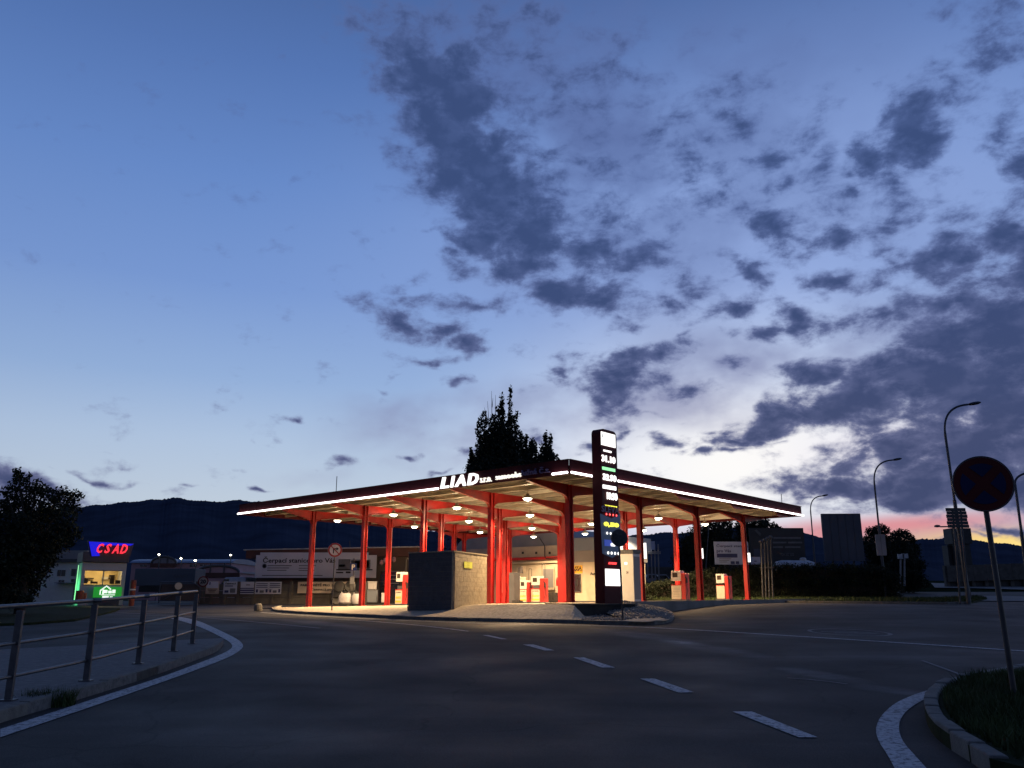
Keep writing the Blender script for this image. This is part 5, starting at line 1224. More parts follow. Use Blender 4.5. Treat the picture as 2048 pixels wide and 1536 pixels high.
# concrete fence with posts, panels and posters
YF = 61.5; zf0 = float(G(-20, YF))
fr_ = empty('concrete_fence', tuple(at_y(520, 1206, YF))); tag(fr_, 'dark concrete panel fence hung with posters at left', 'fence')
pxs_ = [396, 424, 451, 478, 508, 547, 583, 620, 657, 694, 731]
for i, px in enumerate(pxs_):
    q = at_y(px, 1165, YF); part('post', M['fence'], fr_, MB().box((q.x, YF, (q.z+zf0)/2+.02), (.20, .2, q.z-zf0+.1)))
    if i < len(pxs_)-1:
        q2 = at_y(pxs_[i+1], 1165, YF); top = q.z-.1; hh = (top-zf0)/3
        for k in range(3): part('panel', M['fence'], fr_, MB().box(((q.x+q2.x)/2, YF+.02, zf0+hh*(k+.5)), (q2.x-q.x-.19, .09, hh-.02)))
posters = [(413, 1162, 437, 1188, 'poster with orange caption, left of the fence poster that has bold capitals', 'a'), (448, 1163, 473, 1188, 'poster with bold dark capitals and small pictures on the fence', 'b'), (482, 1163.5, 507, 1188, 'poster with a dark blue lower half on the fence', 'c'), (511, 1163.5, 537, 1188, 'left of the two twin blue printed posters on the fence', 'd'), (538, 1163.5, 562, 1188, 'right of the two twin blue printed posters on the fence', 'd')]
for (x0, y0, x1, y1, lb_, t) in posters:
    a = at_y(x0, y0, YF-.12); b = at_y(x1, y1, YF-.12); c = Vector(((a.x+b.x)/2, YF-.12, (a.z+b.z)/2)); w, h = b.x-a.x, a.z-b.z
    r = empty('poster', (c.x, c.y, b.z)); tag(r, lb_, 'poster'); part('sheet', M['banner'] if t != 'a' else M['walltan'], r, MB().box(tuple(c), (w, .02, h)))
    if t == 'a':
        bstrip(r, 'print_mark', 'blueprint', c, w, h, .25, .08, .08, .22, 0, .015); bstrip(r, 'print_panel', 'banner', c, w, h, .04, .04, .9, .5, 0, .011)
        for k in range(3): bstrip(r, 'print_line', 'cratewood', c, w, h, .15+.05*k, .60+.11*k, .7-.12*k, .05, 0, .015)
    if t == 'b':
        btext(r, 'ČERPACÍ', 'blackprint', c, w, h, .1, .08, .8, .16, 0, off=.015, bold=.04); bstrip(r, 'print_line', 'blueprint', c, w, h, .1, .32, .6, .08, 0, .015); bstrip(r, 'picture', 'printgrey', c, w, h, .5, .55, .4, .35, 0, .015); bstrip(r, 'picture', 'blueprint', c, w, h, .1, .7, .3, .2, 0, .015)
    if t == 'c':
        bstrip(r, 'blue_band', 'blueprint', c, w, h, 0, .5, 1, .08, 0, .015); bstrip(r, 'blue_band', 'blueprint', c, w, h, 0, .64, 1, .12, 0, .015); bstrip(r, 'blue_band', 'blueprint', c, w, h, 0, .82, 1, .1, 0, .015); bstrip(r, 'print_mark', 'printgrey', c, w, h, .4, .22, .3, .08, 0, .015)
    if t == 'd':
        for k in range(3): bstrip(r, 'print_line', 'blueprint', c, w, h, .08, .12+.15*k, .82, .06, 0, .015)
        bstrip(r, 'picture', 'blueprint', c, w, h, .08, .62, .15, .26, 0, .015); bstrip(r, 'picture', 'printgrey', c, w, h, .35, .7, .3, .2, 0, .015); bstrip(r, 'picture', 'blueprint', c, w, h, .78, .6, .14, .28, 0, .015)
# speed sign on the fence end
b = at_y(408, 1204, 59); r = empty('road_sign', tuple(b)); tag(r, 'round twenty speed limit sign at the left end of the fence', 'road sign'); c = at_y(406.5, 1163, 59); f = Vector((.1, -1, 0)).normalized(); sd = Vector((1, .1, 0))
part('pole', M['pole'], r, MB().tube([tuple(b), tuple(c+Vector((0, .05, .2)))], .03, 8)); disc(r, 'ring', 'dullred', c, f, .36, 0); disc(r, 'face', 'grey', c, f, .28, .006); text_obj('20', M['blackprint'], r, (c.x-.2, c.y-.03, c.z-.14), 0, width=.4, height=.28, depth=.01, bold=.04)
# P sign
b = at_y(706, 1207, 60); r = empty('parking_sign', tuple(b)); tag(r, 'small blue parking sign with a P in front of the white banner', 'parking sign'); c = at_y(707, 1134, 60); part('pole', M['pole'], r, MB().tube([tuple(b), (c.x, c.y+.05, c.z+.6)], .03, 8)); part('plate', M['signblue'], r, MB().box(tuple(c), (.46, .03, .5))); text_obj('P', M['signwhite'], r, (c.x-.12, c.y-.025, c.z-.18), 0, width=.24, height=.36, depth=.01, bold=.03)
part('lower_plate', M['grey'], r, MB().box((c.x-.05, c.y, c.z-.9), (.30, .03, .5)))
# sacks, pallets, containers by the depot
for i, (x0, x1, y0, y1, lb_) in enumerate([(677, 703, 1186, 1208, 'white woven bulk sack, larger of the two beside the second column'), (703.5, 722, 1187, 1208, 'white woven bulk sack tucked against the second column')]):
    a = at_y(x0, y1, 57); b = at_y(x1, y0, 57); w, h = b.x-a.x, b.z-a.z; cx = (a.x+b.x)/2; r = empty('bulk_sack', (cx, 57, a.z)); tag(r, lb_, 'sack')
    part('sack', M['bag'], r, MB().lathe((cx, 57, a.z), [(w*.40, 0), (w*.52, h*.15), (w*.53, h*.55), (w*.46, h*.85), (w*.38, h*.97), (w*.2, h*.9)], 16), smooth=True)
    part('lifting_loop', M['bag'], r, MB().tube([(cx-w*.35, 57, a.z+h*.85), (cx-w*.3, 57, a.z+h*1.12), (cx-w*.15, 57, a.z+h*.9)], .02, 5)); part('lifting_loop', M['bag'], r, MB().tube([(cx+w*.35, 57, a.z+h*.85), (cx+w*.3, 57, a.z+h*1.12), (cx+w*.15, 57, a.z+h*.9)], .02, 5))
c = at_y(708, 1190, 60.5); r = empty('tyre_pile', (c.x, 60.5, c.z-.6)); tag(r, 'dark heap of tyres behind the white sacks', 'tyres')
for k in range(9): 
    x = c.x-1.1+.75*(k % 3)+rnd.uniform(-.1, .1); z = c.z-.45+.45*(k//3); ax = Vector((rnd.uniform(-.4, .4), -1, rnd.uniform(.1, .6))).normalized()
    part('tyre', M['black'], r, MB().lathe((x, 60.5, z+.1), [(.22, 0), (.38, .02), (.40, .1), (.38, .2), (.22, .22)], 16, axis=tuple(ax)))
for i, (x0, x1, y0, y1, m_, lb_) in enumerate([(737, 752, 1163, 1180, 'grey', 'grey cabinet stacked upon the dark bin beside the round sign'), (735, 754, 1180, 1206, 'truck', 'dark blue bin below the grey cabinet'), (764, 775, 1186, 1206, 'bag', 'pale bin at the foot of the third column')]):
    a = at_y(x0, y1, 58); b = at_y(x1, y0, 58); r = empty('storage_bin', ((a.x+b.x)/2, 58, a.z)); tag(r, lb_, 'bin'); part('body', M[m_], r, MB().box(((a.x+b.x)/2, 58, (a.z+b.z)/2), (b.x-a.x, .7, b.z-a.z-.06), 0, 1.04), bevel=.03); part('lid', M[m_], r, MB().box(((a.x+b.x)/2, 58, b.z-.02), ((b.x-a.x)*1.08, .76, .05)))
# white tarpaulin covered van roof above the fence
c = at_y(474, 1160, 68); r = empty('covered_van', (c.x, 68, 1.2)); tag(r, 'pale covered van roof rising above the fence', 'van'); w = 2.0
part('body', M['curtain'], r, MB().prism([(c.x-1.1, 67, 1.4), (c.x-.95, 67, 2.5), (c.x-.6, 67, c.z+.18), (c.x+1.0, 67, c.z+.22), (c.x+1.05, 67, 1.4)], (0, 3, 0)), bevel=.05); part('windscreen', M['glassdark'], r, MB().prism([(c.x-1.0, 66.98, 2.5), (c.x-.68, 66.98, c.z+.05), (c.x-.3, 66.98, c.z+.05), (c.x-.3, 66.98, 2.5)], (0, .03, 0)))
for s_ in (-.6, .6): part('wheel', M['black'], r, MB().lathe((c.x+s_, 67, 1.5), [(.33, 0), (.33, .2)], 14, axis=(0, -1, 0)))
# big box trailer
a = at_y(264, 1193, 74); b = at_y(391, 1137, 74); r = empty('box_trailer', ((a.x+b.x)/2, 74, a.z)); tag(r, 'long grey blue box trailer parked right of the lit booth', 'trailer')
part('box', M['truck'], r, MB().box(((a.x+b.x)/2, 75.3, (a.z+b.z)/2+.45), (b.x-a.x, 2.5, b.z-a.z-.9)), bevel=.03); part('chassis', M['black'], r, MB().box(((a.x+b.x)/2, 75.3, a.z+.7), (b.x-a.x-.6, 1.6, .35))); part('side_skirt', M['black'], r, MB().box((a.x+1.8, 74.05, a.z+.62), (2.6, .1, .5)))
for k in range(3): part('wheel', M['black'], r, MB().lathe((b.x-2.6+k*.9, 74.25, a.z+.42), [(.42, 0), (.42, .3)], 16, axis=(0, -1, 0)))
text_obj('Transport', M['printgrey'], r, (b.x-1.9, 74.0, b.z-.75), 0, width=1.2, height=.25, depth=.01, shear=.2)
# far halls
def hall_far(label, x0, x1, ytop, yeave, ybase, y, arch=None, m='hallpink', wins=()):
    a = at_y(x0, ybase, y); b = at_y(x1, yeave, y); t = at_y(x0, ytop, y); g = float(G(a.x, y)); r = empty('far_hall', ((a.x+b.x)/2, y, g)); tag(r, label, 'hall')
    part('wall', M[m], r, MB().box(((a.x+b.x)/2, y+6, (g+b.z)/2), (b.x-a.x, 12, b.z-g)))
    n = 10; pts = [(y+6-6.3*math.cos(tt), b.z+(t.z-b.z)*math.sin(tt)) for tt in np.linspace(0, math.pi, n)]
    part('barrel_roof', M['hallroof'], r, MB().prism([(a.x-.2, yy, zz) for yy, zz in pts], (b.x-a.x+.4, 0, 0)))
    for (w0, w1, v0, v1) in wins:
        p, q = at_y(w0, v0, y), at_y(w1, v1, y); wn = part('window', M['glassdark'], r, MB().box(((p.x+q.x)/2, y-.02, (p.z+q.z)/2), (q.x-p.x, .08, p.z-q.z)))
        part('frame', M['zinc'], wn, MB().box(((p.x+q.x)/2, y-.07, (p.z+q.z)/2), (.08, .04, p.z-q.z)))
    if arch:
        p, q = at_y(arch[0], arch[2], y-1), at_y(arch[1], arch[2], y-1); tp_ = at_y(arch[0], arch[3], y-1); cx = (p.x+q.x)/2; hw = (q.x-p.x)/2
        pts = [(cx+hw*math.cos(tt), p.z+(tp_.z-p.z)*math.sin(tt)) for tt in np.linspace(0, math.pi, 16)]
        wn = part('arched_gable', M[arch[4]], r, MB().prism([(x, y-1, z) for x, z in pts], (0, 1.4, 0)))
        part('arch_rim', M['greydark'], wn, MB().tube([(x, y-1.05, z+.05) for x, z in pts], .16, 6)); part('arch_base', M['roofband'], wn, MB().box((cx, y-1.1, p.z-.25), (hw*2.1, .3, .55)))
        part('lower_wall', M[m], r, MB().box((cx, y-.5, (g+p.z)/2-.3), (hw*1.96, 1.2, p.z-g-.5)))
        for s_ in (-.35, .3): part('mullion', M['greydark'], wn, MB().box((cx+hw*s_, y-1.12, p.z+.3), (.14, .1, 1.7)))
    return r
hall_far('far pink hall with a long blue grey barrel roof left of the depot', 262, 463, 1115.5, 1126, 1140, 122, arch=(303, 352, 1127, 1114, 'hallwin'), wins=[(281, 293, 1129, 1133), (380, 393, 1129, 1133), (401, 413, 1128.5, 1132), (421, 432, 1128.5, 1132)])
hall_far('nearer pink hall with a wide arched glass gable above the speed sign', 388, 478, 1142, 1146, 1165, 104, arch=(393, 478, 1146, 1132, 'hallpink'), wins=[])
# small yard lights
for i, (px, py, lb_) in enumerate([(318, 1109, 'tiny white yard light left of the far hall arch'), (390.5, 1121, 'brighter yard light in front of the far pink hall'), (461, 1110, 'orange yard light at the right end of the far hall'), (362, 1117, 'faint yard light above the barrel roof')]):
    c = at_y(px, py, 118 if i != 1 else 100); r = empty('yard_light', (c.x, c.y, 1.2)); tag(r, lb_, 'yard light'); part('mast', M['lamp_post'], r, MB().tube([(c.x, c.y+.3, 1.2), (c.x, c.y+.3, c.z+.1)], .06, 6)); part('lamp', M['lens'], r, MB().lathe(tuple(c), [(.05, -.1), (.17, 0), (.05, .1)], 10))

# gate with a pale disc
YG = 60; r = empty('yard_gate', tuple(at_y(355, 1206, YG))); tag(r, 'framed steel yard gate with a pale disc left of the fence', 'gate')
a = at_y(317, 1206, YG); b = at_y(398, 1206, YG); t = at_y(317, 1164, YG)
for x in (a.x, b.x): part('post', M['galv'], r, MB().box((x, YG, (a.z+t.z)/2), (.07, .07, t.z-a.z)))
part('top_bar', M['galv'], r, MB().tube([(a.x, YG, t.z), (at_y(385, 1164, YG).x, YG, t.z), (b.x, YG, t.z-.35)], .035, 6)); part('bottom_bar', M['galv'], r, MB().tube([(a.x, YG, a.z+.15), (b.x, YG, a.z+.15)], .035, 6)); part('brace', M['galv'], r, MB().tube([(a.x+.3, YG, a.z+.2), (a.x+1.2, YG, a.z+.75)], .03, 6))
part('mesh_panel', M['depot'], r, MB().box(((a.x+b.x)/2, YG+.1, (a.z+t.z)/2), (b.x-a.x-.1, .03, t.z-a.z-.3))); c = at_y(357, 1172, YG-.2); part('disc', M['pumpface'], r, MB().lathe(tuple(c), [(.24, 0), (.24, .02)], 20, axis=(.4, -1, 0)))

# ------------------------------------------------------------------ lit gatehouse booth with red lettering
YB = 58.0; g0 = float(G(-28, YB))
def B3(px, py, y=YB): return at_y(px, py, y)
x0, x1 = B3(166, 1150).x, B3(258, 1150).x; zt3 = B3(200, 1124).z; zp3 = B3(200, 1104).z
bt = empty('gatehouse', ((x0+x1)/2, YB, g0)); tag(bt, 'small lit gatehouse with wide yellow window and red and blue roof sign', 'booth')
zs = B3(200, 1170).z; zh = B3(200, 1139).z
part('wall', M['boothwhite'], bt, MB().box(((x0+x1)/2, YB, (g0+zs)/2), (x1-x0, .15, zs-g0))); part('wall', M['boothwhite'], bt, MB().box(((x0+x1)/2, YB, (zh+zt3)/2), (x1-x0, .15, zt3-zh)))
part('wall', M['boothwhite'], bt, MB().box((x0+.12, YB, (zs+zh)/2), (.24, .15, zh-zs))); part('wall', M['boothwhite'], bt, MB().box((x1-.14, YB, (zs+zh)/2), (.28, .15, zh-zs)))
part('side_wall', M['boothwhite'], bt, MB().box((x0+.05, YB+1.6, (g0+zt3)/2), (.1, 3.0, zt3-g0))); part('side_wall', M['boothwhite'], bt, MB().box((x1-.05, YB+1.6, (g0+zt3)/2), (.1, 3.0, zt3-g0))); part('back_wall', M['boothin'], bt, MB().box(((x0+x1)/2, YB+3.1, (g0+zt3)/2), (x1-x0, .1, zt3-g0)))
part('inner_floor', M['depot'], bt, MB().box(((x0+x1)/2, YB+1.6, zs-.5), (x1-x0-.2, 2.9, .05))); part('ceiling', M['boothin'], bt, MB().box(((x0+x1)/2, YB+1.6, zt3-.05), (x1-x0-.2, 2.9, .05)))
wn = part('window', M['grey'], bt, MB().box(((x0+x1)/2, YB-.02, zs+.02), (x1-x0-.5, .16, .06))); part('frame', M['grey'], wn, MB().box(((x0+x1)/2, YB-.02, zh-.02), (x1-x0-.5, .16, .06))); part('frame', M['grey'], wn, MB().box(((x0+x1)/2-.02, YB-.02, (zs+zh)/2), (.09, .16, zh-zs)))
part('ceiling_lamp', M['boothlamp'], bt, MB().box(((x0+x1)/2-.2, YB+1.3, zt3-.13), (1.3, .35, .06)))
for k, (dx, w, h, yy, m_) in enumerate([(-1.15, .32, .38, .6, 'black'), (-.5, .5, .15, .9, 'cratewood'), (.25, .06, .75, 1.9, 'cratewood'), (.8, .30, .5, 1.2, 'cratewood'), (1.15, .35, .25, .7, 'black'), (.5, .45, .16, 2.9, 'white'), (1.0, .4, .3, 2.95, 'cratewood'), (-.9, 1.2, .08, 2.9, 'cratewood')]):
    zz = zs+.12+(.35 if yy > 2.5 else 0); part('furnishing', M[m_], bt, MB().box(((x0+x1)/2+dx, YB+yy, zz+h/2), (w, .2, h)))
part('parapet', M['greydark'], bt, MB().box(((x0+x1)/2, YB+1.4, (zt3+zp3)/2+.05), (x1-x0+.15, 3.4, zp3-zt3-.0)))
# roof sign: blue field and red letters
def pq(px, py, dy=0): q = B3(px, py, YB-.45+dy); return q
pan = part('blue_field', M['neonblue'], bt, MB().prism([tuple(pq(*p)) for p in [(174, 1081.5), (268, 1083.5), (262, 1087), (200, 1088), (192, 1098), (196, 1110), (180, 1111)]], (0, .1, 0)))
part('sign_backing', M['greydark'], bt, MB().prism([tuple(pq(x, y, .12)) for x, y in [(173, 1080), (270, 1082), (262, 1110), (178, 1112)]], (0, .15, 0)))
a = pq(186, 1106, -.12)
for ch, xa, xb in (('C', 187, 201), ('S', 202.5, 217), ('A', 218, 232.5), ('D', 235, 251)):
    p = pq(xa, 1104+(xa-187)*.008, -.12); q = pq(xb, 1104, -.12); text_obj(ch, M['neonred'], bt, tuple(p), 0, width=q.x-p.x, height=pq(xa, 1085, -.12).z-p.z, depth=.08, bold=.03, shear=.35, name='letter')
bt.rotation_euler.z = R(33); bt.location.x -= .16; bt.scale = (.88, .88, .98)
# green lit advert leaning on the gatehouse
a = at_y(181, 1193, YB-.5); b = at_y(242, 1171.5, YB-.5); r = empty('lit_advert', ((a.x+b.x)/2, YB-.5, a.z)); tag(r, 'glowing green advert box with a white house outline under the booth window', 'advert')
part('light_box', M['adgreen'], r, MB().box(((a.x+b.x)/2, YB-.5, (a.z+b.z)/2), (b.x-a.x, .18, b.z-a.z))); c = Vector(((a.x+b.x)/2+.1, YB-.6, (a.z+b.z)/2))
hp_ = [(-.62, -.16), (-.62, .12), (-.22, .42), (.1, .18)]
part('house_outline', M['adwhite'], r, MB().tube([(c.x+x, c.y, c.z+z) for x, z in hp_], .045, 6))
for (x, z, w, h) in ((-.42, .02, .10, .30), (-.28, .05, .3, .22), (.05, .02, .24, .18), (.32, .06, .22, .24), (-.05, -.17, .95, .05), (-.22, -.30, .45, .12), (.18, -.31, .2, .08)): part('print_block', M['adwhite'], r, MB().box((c.x+x, c.y, c.z+z), (w, .02, h)))
part('foot', M['greydark'], r, MB().box(((a.x+b.x)/2, YB-.4, (a.z+g0)/2), ((b.x-a.x)*.9, .2, max(.1, a.z-g0))))
off_ = (Vector(r.location)-(Vector(bt.location)+Vector((.16, 0, 0))))*.88; r.scale = (.88, .88, .98); off_.rotate(__import__('mathutils').Euler((0, 0, R(33)))); r.location = Vector(bt.location)+off_; r.rotation_euler.z = R(33)
part_ = MB().box((x0-.12, YB+1.2, (g0+zt3)/2+.1), (.05, .05, zt3-g0-.5)).build('added_green_tube', M['ledgreen'], bt, ((x0+x1)/2, YB, g0))  # added glowing strip, there only to account for the green left wall
al = bpy.data.lights.new('added_green_fill', 'AREA'); al.energy = 32; al.color = (.1, 1, .3); al.size = 1.6; al.shape = 'RECTANGLE'; al.size_y = .6  # added area light tinting the left wall green, not cast by the advert
ao = bpy.data.objects.new('added_green_fill', al); col.objects.link(ao); ao.parent = bt; ao.location = (x0-(x0+x1)/2-.75, 1.1, 1.0); ao.rotation_euler = (0, R(-90), 0)
# pale house left of the gatehouse
YH = 64; a = at_y(112, 1200, YH); b = at_y(163, 1124, YH); g1 = float(G(a.x, YH)); r = empty('pale_house', ((a.x+b.x)/2, YH, g1)); tag(r, 'pale two storey house half hidden by the tree left of the gatehouse', 'house')
part('wall', M['white'], r, MB().box(((a.x+b.x)/2-1.2, YH+3, (g1+b.z)/2), (b.x-a.x+2.4, 6, b.z-g1))); part('roof', M['greydark'], r, MB().box(((a.x+b.x)/2-1.2, YH+3, b.z+.1), (b.x-a.x+3, 6.6, .22))); part('roof_storey', M['grey'], r, MB().box(((a.x+b.x)/2-.6, YH+3.4, b.z+.55), (b.x-a.x+1.0, 5, .7)))
for (w0, w1, v0, v1) in [(116, 130, 1140, 1152), (144, 161, 1138, 1152), (118, 128, 1160, 1166), (143, 156, 1158, 1164)]:
    p, q = at_y(w0, v0, YH), at_y(w1, v1, YH); wn = part('window', M['glassdark'], r, MB().box(((p.x+q.x)/2, YH-.01, (p.z+q.z)/2), (q.x-p.x, .06, p.z-q.z))); part('frame', M['grey'], wn, MB().box(((p.x+q.x)/2, YH-.05, (p.z+q.z)/2), (.05, .03, p.z-q.z)))
p, q = at_y(150, 1162, YH), at_y(161, 1198, YH); part('door', M['fence'], r, MB().box(((p.x+q.x)/2, YH-.02, (p.z+g1)/2), (q.x-p.x, .06, p.z-g1)))
part('canopy_shelf', M['grey'], r, MB().box(((a.x+b.x)/2, YH-.3, at_y(140, 1166, YH).z), (b.x-a.x, .6, .06)))
# orange post and barrels
for (px, y0, y1, w, y_, nm, lb_, ct) in [(262, 1160, 1212, .34, 55, 'orange_post', 'orange marker post at the right corner of the gatehouse', 'post'), (158, 1181, 1200, .5, 56, 'orange_barrel', 'small orange barrel left of the green advert', 'barrel'), (166, 1186, 1200, .36, 56.5, 'orange_barrel', 'smaller reddish barrel touching the booth corner', 'barrel')]:
    a = at_y(px, y1, y_); b = at_y(px, y0, y_); r = empty(nm, tuple(a)); tag(r, lb_, ct); h = b.z-a.z
    part('body', M['orange'], r, MB().lathe(tuple(a), [(w*.45, 0), (w*.5, h*.05), (w*.5, h*.92), (w*.42, h)], 14)); part('band', M['signwhite'] if nm == 'orange_post' else M['orange'], r, MB().lathe((a.x, a.y, a.z+h*.6), [(w*.51, 0), (w*.51, h*.06)], 14))
# concrete bollard beside the kerb tip
b = P(516, 1222); r = empty('bollard', tuple(b)); tag(r, 'low pale stone bollard left of the island kerb tip', 'bollard'); part('body', M['kerb'], r, MB().lathe(tuple(b), [(.22, 0), (.24, .1), (.22, .32), (.12, .42)], 12))
# low hedge strip and fence in front of the booth
# ------------------------------------------------------------------ trees
def leaves(centers, radii, n, size, seed, squash=1.0):
    rg = np.random.default_rng(seed); centers = np.asarray(centers, float); radii = np.asarray(radii, float)
    wgt = (radii.prod(1))**(.75 if size < .15 else .55); wgt /= wgt.sum(); k = rg.choice(len(centers), n, p=wgt)
    d = rg.normal(size=(n, 3)); d /= np.linalg.norm(d, axis=1)[:, None]; rr = rg.uniform(.2, 1, n)**.6*rg.uniform(.75, 1.28, n)
    pos = centers[k]+d*radii[k]*rr[:, None]
    # group the leaves in twigs
    a = rg.normal(size=(n, 3)); a /= np.linalg.norm(a, axis=1)[:, None]; b = np.cross(a, rg.normal(size=(n, 3))); b /= np.linalg.norm(b, axis=1)[:, None]
    s = size*rg.uniform(.55, 1.35, n)[:, None]
    v = np.stack([pos-a*s, pos+b*s*.5, pos+a*s, pos-b*s*.5], 1).reshape(-1, 3)
    return v, np.arange(4*n).reshape(-1, 4)
def tree(base, clumps, n, size, label, seed, m='leaf', trunk=.25, name='tree', limbs=7, twigs=()):
    """clumps: list of (center Vector, radii)"""
    r = empty(name, tuple(base)); tag(r, label, 'tree'); cs = [tuple(c) for c, _ in clumps]; rs = [rr for _, rr in clumps]
    v, f = leaves(cs, rs, n, size, seed); npmesh('crown', v, f, M[m], r, tuple(base))
    rg = random.Random(seed); t = MB(); top = max(c[2] for c in cs); mid = Vector((sum(c[0] for c in cs)/len(cs), sum(c[1] for c in cs)/len(cs), base[2]+(top-base[2])*.45))
    t.tube([tuple(Vector(base)-Vector((0, 0, .2))), tuple(Vector(base).lerp(mid, .5)), tuple(mid)], [trunk, trunk*.8, trunk*.5], 9)
    part('trunk', M['bark'], r, t, smooth=True); order = sorted(clumps, key=lambda q: -q[0][2])[:limbs]
    for c, rr in order:
        st = Vector(base).lerp(mid, rg.uniform(.55, 1)); c = Vector(c); part('limb', M['bark'], r, MB().tube([tuple(st), tuple(st.lerp(c, .5)+Vector((0, 0, .3))), tuple(c)], [trunk*.35, trunk*.22, trunk*.08], 6), smooth=True)
    if twigs:
        for a, b in twigs: part('bare_twig', M['bark'], r, MB().tube([tuple(a), tuple(b)], [.05, .015], 5))
    return r
# left tree: loose broad crown, many small clumps
YT = 40
def clump(px, py, rpx, y, yr=1.0, ar=1.0): p = at_y(px, py, y+rnd.uniform(-yr, yr)); q = rpx/F*y; return (p, (q, q, q*ar))
cl = [(36,944,9),(38,957,14),(52,965,12),(60,950,6),(70,975,16),(30,975,16),(84,982,14),(12,983,10),(50,992,24),(20,1005,20),(95,985,13),(112,992,16),(128,980,9),(135,992,13),(150,985,9),(157,996,10),(140,1008,16),(110,1015,24),(75,1015,26),(35,1025,28),(0,1020,20),(-25,1040,30),(150,1020,14),(130,1040,22),(95,1050,34),(55,1060,36),(10,1065,34),(140,1068,22),(138,1082,12),(95,1092,32),(60,1110,42),(10,1110,40),(-40,1090,44),(100,1118,18),(72,1145,28),(40,1160,38),(-10,1160,38),(-60,1140,50),(-60,1000,26),(-90,1060,40),(118,1080,26),(156,1066,10),(55,1180,24),(20,1190,24)]
tree((at_y(42, 1205, YT).x, YT, float(G(-23, YT))), [clump(a, b, c, YT, 1.4, 1.05) for a, b, c in cl], 25000, .088, 'large dark leafy tree at the left edge in front of the ridge', 21, trunk=.26, limbs=12)
# shrubs under it
tree((at_y(-40, 1205, 38).x, 38, .8), [clump(a, b, c, 38, 1, .8) for a, b, c in [(-40, 1180, 34), (10, 1195, 22), (-90, 1180, 36), (50, 1200, 14)]], 5000, .09, 'low dark shrub at the foot of the left tree', 22, trunk=.1, limbs=3, name='shrub')
# poplars behind the station
def poplar(spires, y, label, seed, n, twigs=()):
    cls = []; rg = random.Random(seed)
    for (px, ty, w) in spires:
        top = at_y(px, ty, y); bot_py = 1100; k = int((bot_py-ty)/7)+2; yy_ = y+rg.uniform(-1.6, 1.6); ph = rg.uniform(0, 9)
        for i in range(k):
            t = i/(k-1); py = ty+6+(bot_py-ty)*t; wd = w*(.75+1.15*min(1, t*1.9)**.8)*(1+.2*math.sin(i*1.7+ph)); p = at_y(px+rg.uniform(-.4, .4)*wd, py, yy_); q = wd/F*y
            cls.append((p, (q, q, max(q*.9, 9/F*y))))
    bx = at_y(sum(s[0] for s in spires)/len(spires), 1180, y).x
    return tree((bx, y, 1.3), cls, n, .19, label, seed, 'leafpop', .5, 'poplar_tree', 6, twigs)
YP = 96
tw_ = [(at_y(a, b, YP), at_y(c, d, YP)) for a, b, c, d in [(984, 840, 983, 782), (978, 850, 975, 802), (972, 850, 969, 815), (990, 850, 991, 790), (965, 860, 962, 826), (984, 815, 986, 796), (952, 930, 955, 890)]]
poplar([(959, 836, 7), (970, 822, 8), (981, 838, 10), (1003, 789, 7), (1002, 812, 10), (1021, 770, 4.5), (1022, 828, 11), (1032, 822, 7), (992, 830, 12), (966, 870, 13), (1010, 860, 18), (985, 880, 22), (1030, 880, 12), (975, 900, 16), (1000, 850, 20), (1015, 900, 24), (995, 940, 40), (1035, 930, 22)], YP, 'tallest poplar with ragged spires behind the roof lettering', 31, 130000, tw_)
poplar([(1042, 862, 5), (1052, 868, 6), (1063, 876, 8), (1070, 886, 7), (1050, 900, 12), (1045, 930, 20), (1062, 925, 20)], YP+3, 'lower poplar joining the right side of the tallest one', 32, 50000)
poplar([(1091, 863, 6), (1101, 868, 5), (1084, 886, 7), (1094, 895, 11), (1112, 910, 5), (1105, 900, 8), (1118, 918, 4), (1080, 930, 18), (1098, 930, 18)], YP+2, 'right poplar with two small spires above the canopy corner', 33, 46000)
poplar([(941, 898, 5), (948, 910, 7), (936, 923, 5), (955, 905, 8)], YP-2, 'small poplar left of the tallest one above the lettering', 34, 16000)
# dark trees at right
def blobtree(y, px, base_py, cl, n, size, label, seed, trunk=.3): return tree((at_y(px, base_py, y).x, y, float(G(at_y(px, base_py, y).x, y))), [clump(a, b, c, y, 1.2, 1.0) for a, b, c in cl], n, size, label, seed, trunk=trunk, limbs=5)
blobtree(84, 1425, 1180, [(1400,1070,24),(1380,1090,24),(1425,1060,22),(1450,1056,20),(1410,1100,30),(1450,1095,30),(1370,1120,26),(1430,1140,34),(1380,1150,26)], 16000, .13, 'broad dark tree behind the right end of the canopy', 41)
blobtree(90, 1510, 1180, [(1490,1056,20),(1515,1052,16),(1530,1048,12),(1548,1054,9),(1560,1060,7),(1505,1080,30),(1540,1085,24),(1480,1100,28),(1520,1120,30)], 14000, .13, 'dark conifer like tree peeping over the dark advert board', 42)
blobtree(96, 1757, 1190, [(1740,1064,10),(1752,1060,9),(1765,1056,8),(1772,1062,9),(1757,1075,16),(1735,1082,12),(1775,1085,16),(1745,1100,20),(1770,1110,22),(1755,1135,26)], 11000, .12, 'loose dark tree behind the small square board', 43)
blobtree(92, 1803, 1190, [(1790,1072,10),(1800,1066,9),(1812,1070,10),(1824,1080,9),(1800,1090,20),(1825,1100,16),(1810,1120,26),(1835,1130,16),(1795,1145,24),(1835,1160,18),(1850,1168,9),(1815,1165,22)], 15000, .12, 'rounded dark tree at the right end of the hedge', 44)
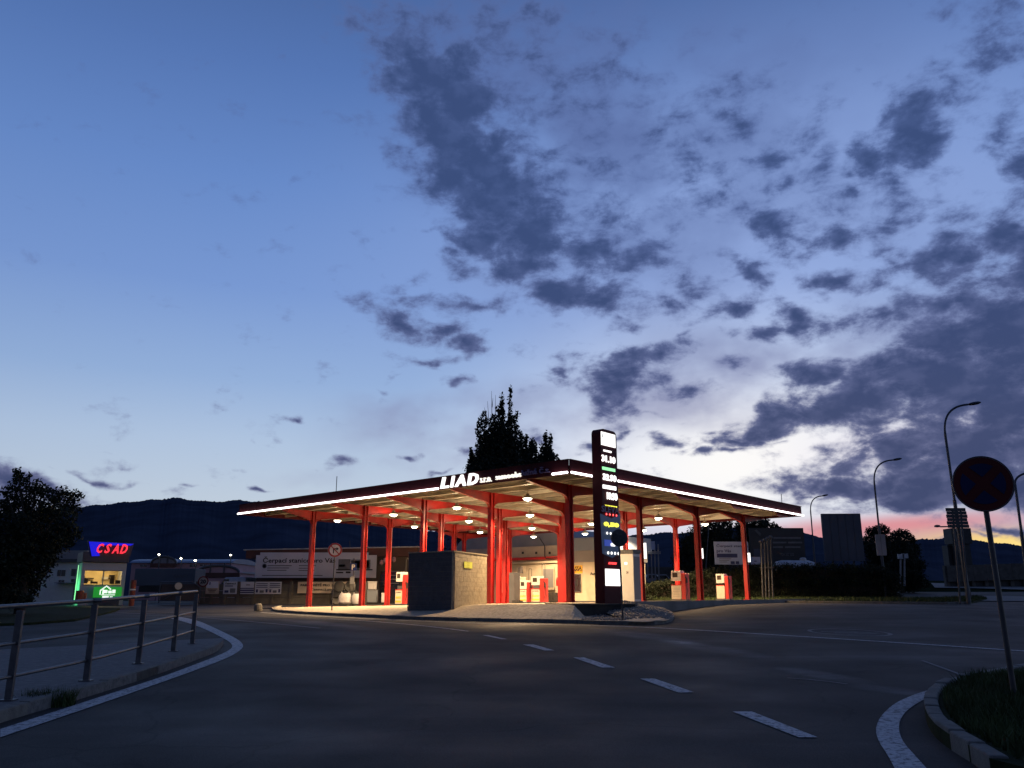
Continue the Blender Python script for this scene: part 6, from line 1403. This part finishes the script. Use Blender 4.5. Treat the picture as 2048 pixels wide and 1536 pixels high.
# hedge
hx0, hx1 = at_y(1292, 1170, 62).x, at_y(1790, 1170, 62).x; n_c = 62; cs = []; rs = []
for k in range(n_c):
    x = hx0+(hx1-hx0)*k/(n_c-1); px_ = 1292+(1790-1292)*k/(n_c-1); topy = np.interp(px_, [1292, 1330, 1420, 1500, 1560, 1600, 1660, 1760, 1790], [1166, 1160, 1136, 1130, 1128, 1128, 1128, 1132, 1150])
    zt4 = at_y(px_, topy, 62).z; g = float(G(x, 61))
    for lv in range(3): cs.append((x+rnd.uniform(-.2, .2), 62+rnd.uniform(-.5, .5), g+(zt4-g)*(lv+.5)/3)); rs.append((.62, .7, (zt4-g)/6*1.15))
hr = empty('hedge', ((hx0+hx1)/2, 62, 1.4)); tag(hr, 'long dark clipped hedge behind the right end of the forecourt', 'hedge')
v, f = leaves(cs, rs, 52000, .075, 51); npmesh('foliage', v, f, M['hedge'], hr, tuple(hr.location))
inn = MB()
for k in range(0, n_c-1):
    x = hx0+(hx1-hx0)*(k+.5)/(n_c-1); g = float(G(x, 61)); zt4 = cs[3*k+2][2]; inn.box((x, 62.1, (g+zt4)/2), ((hx1-hx0)/n_c*.98, .5, zt4-g))
part('stems', M['bark'], hr, inn)
# grass verge right of the forecourt
gp = [L(-3.4, 19, 0), P(1560, 1204.5), P(1700, 1206), P(1800, 1207), P(1900, 1208), P(1945, 1207), P(1975, 1200), P(1955, 1195)]
gp2 = [Vector((q.x, q.y, 0)) for q in gp]+[Vector((30, 62, 0)), Vector((8, 64, 0))]
polysheet('grass_verge', gp2, .10, M['grassbase'], label='dark grass verge between road and hedge at right', kind='structure', grid=1)
grass('grass', gp2, 14000, .06, .22, .10, 'rough dark grass on the verge before the hedge', width=.02)
kpath = [P(1512, 1205), P(1560, 1205.5), P(1700, 1207), P(1800, 1208), P(1900, 1209), P(1948, 1208)]
vk = empty('kerb', (kpath[0].x, kpath[0].y, 1.2)); tag(vk, 'low kerb edging the right grass verge', 'kerb', kind='structure')
kerb_stones(kpath, .12, .11, vk, 1, stone=1.0)
# light pavement strips of the side road at right
for (pts_, lb_) in [([(1862, 1166.5), (1960, 1168), (2048, 1171), (2200, 1174), (2200, 1183), (2048, 1180), (1950, 1177), (1870, 1176)], 'pale pavement of the rising side road at far right'), ([(1955, 1192), (2048, 1194), (2200, 1198), (2200, 1206), (2048, 1204), (1960, 1203)], 'pale pavement apron beside the verge tip at right')]:
    polysheet('pavement', [P(*p) for p in pts_], .05, M['paving'], label=lb_, kind='structure', wall=False, grid=2)
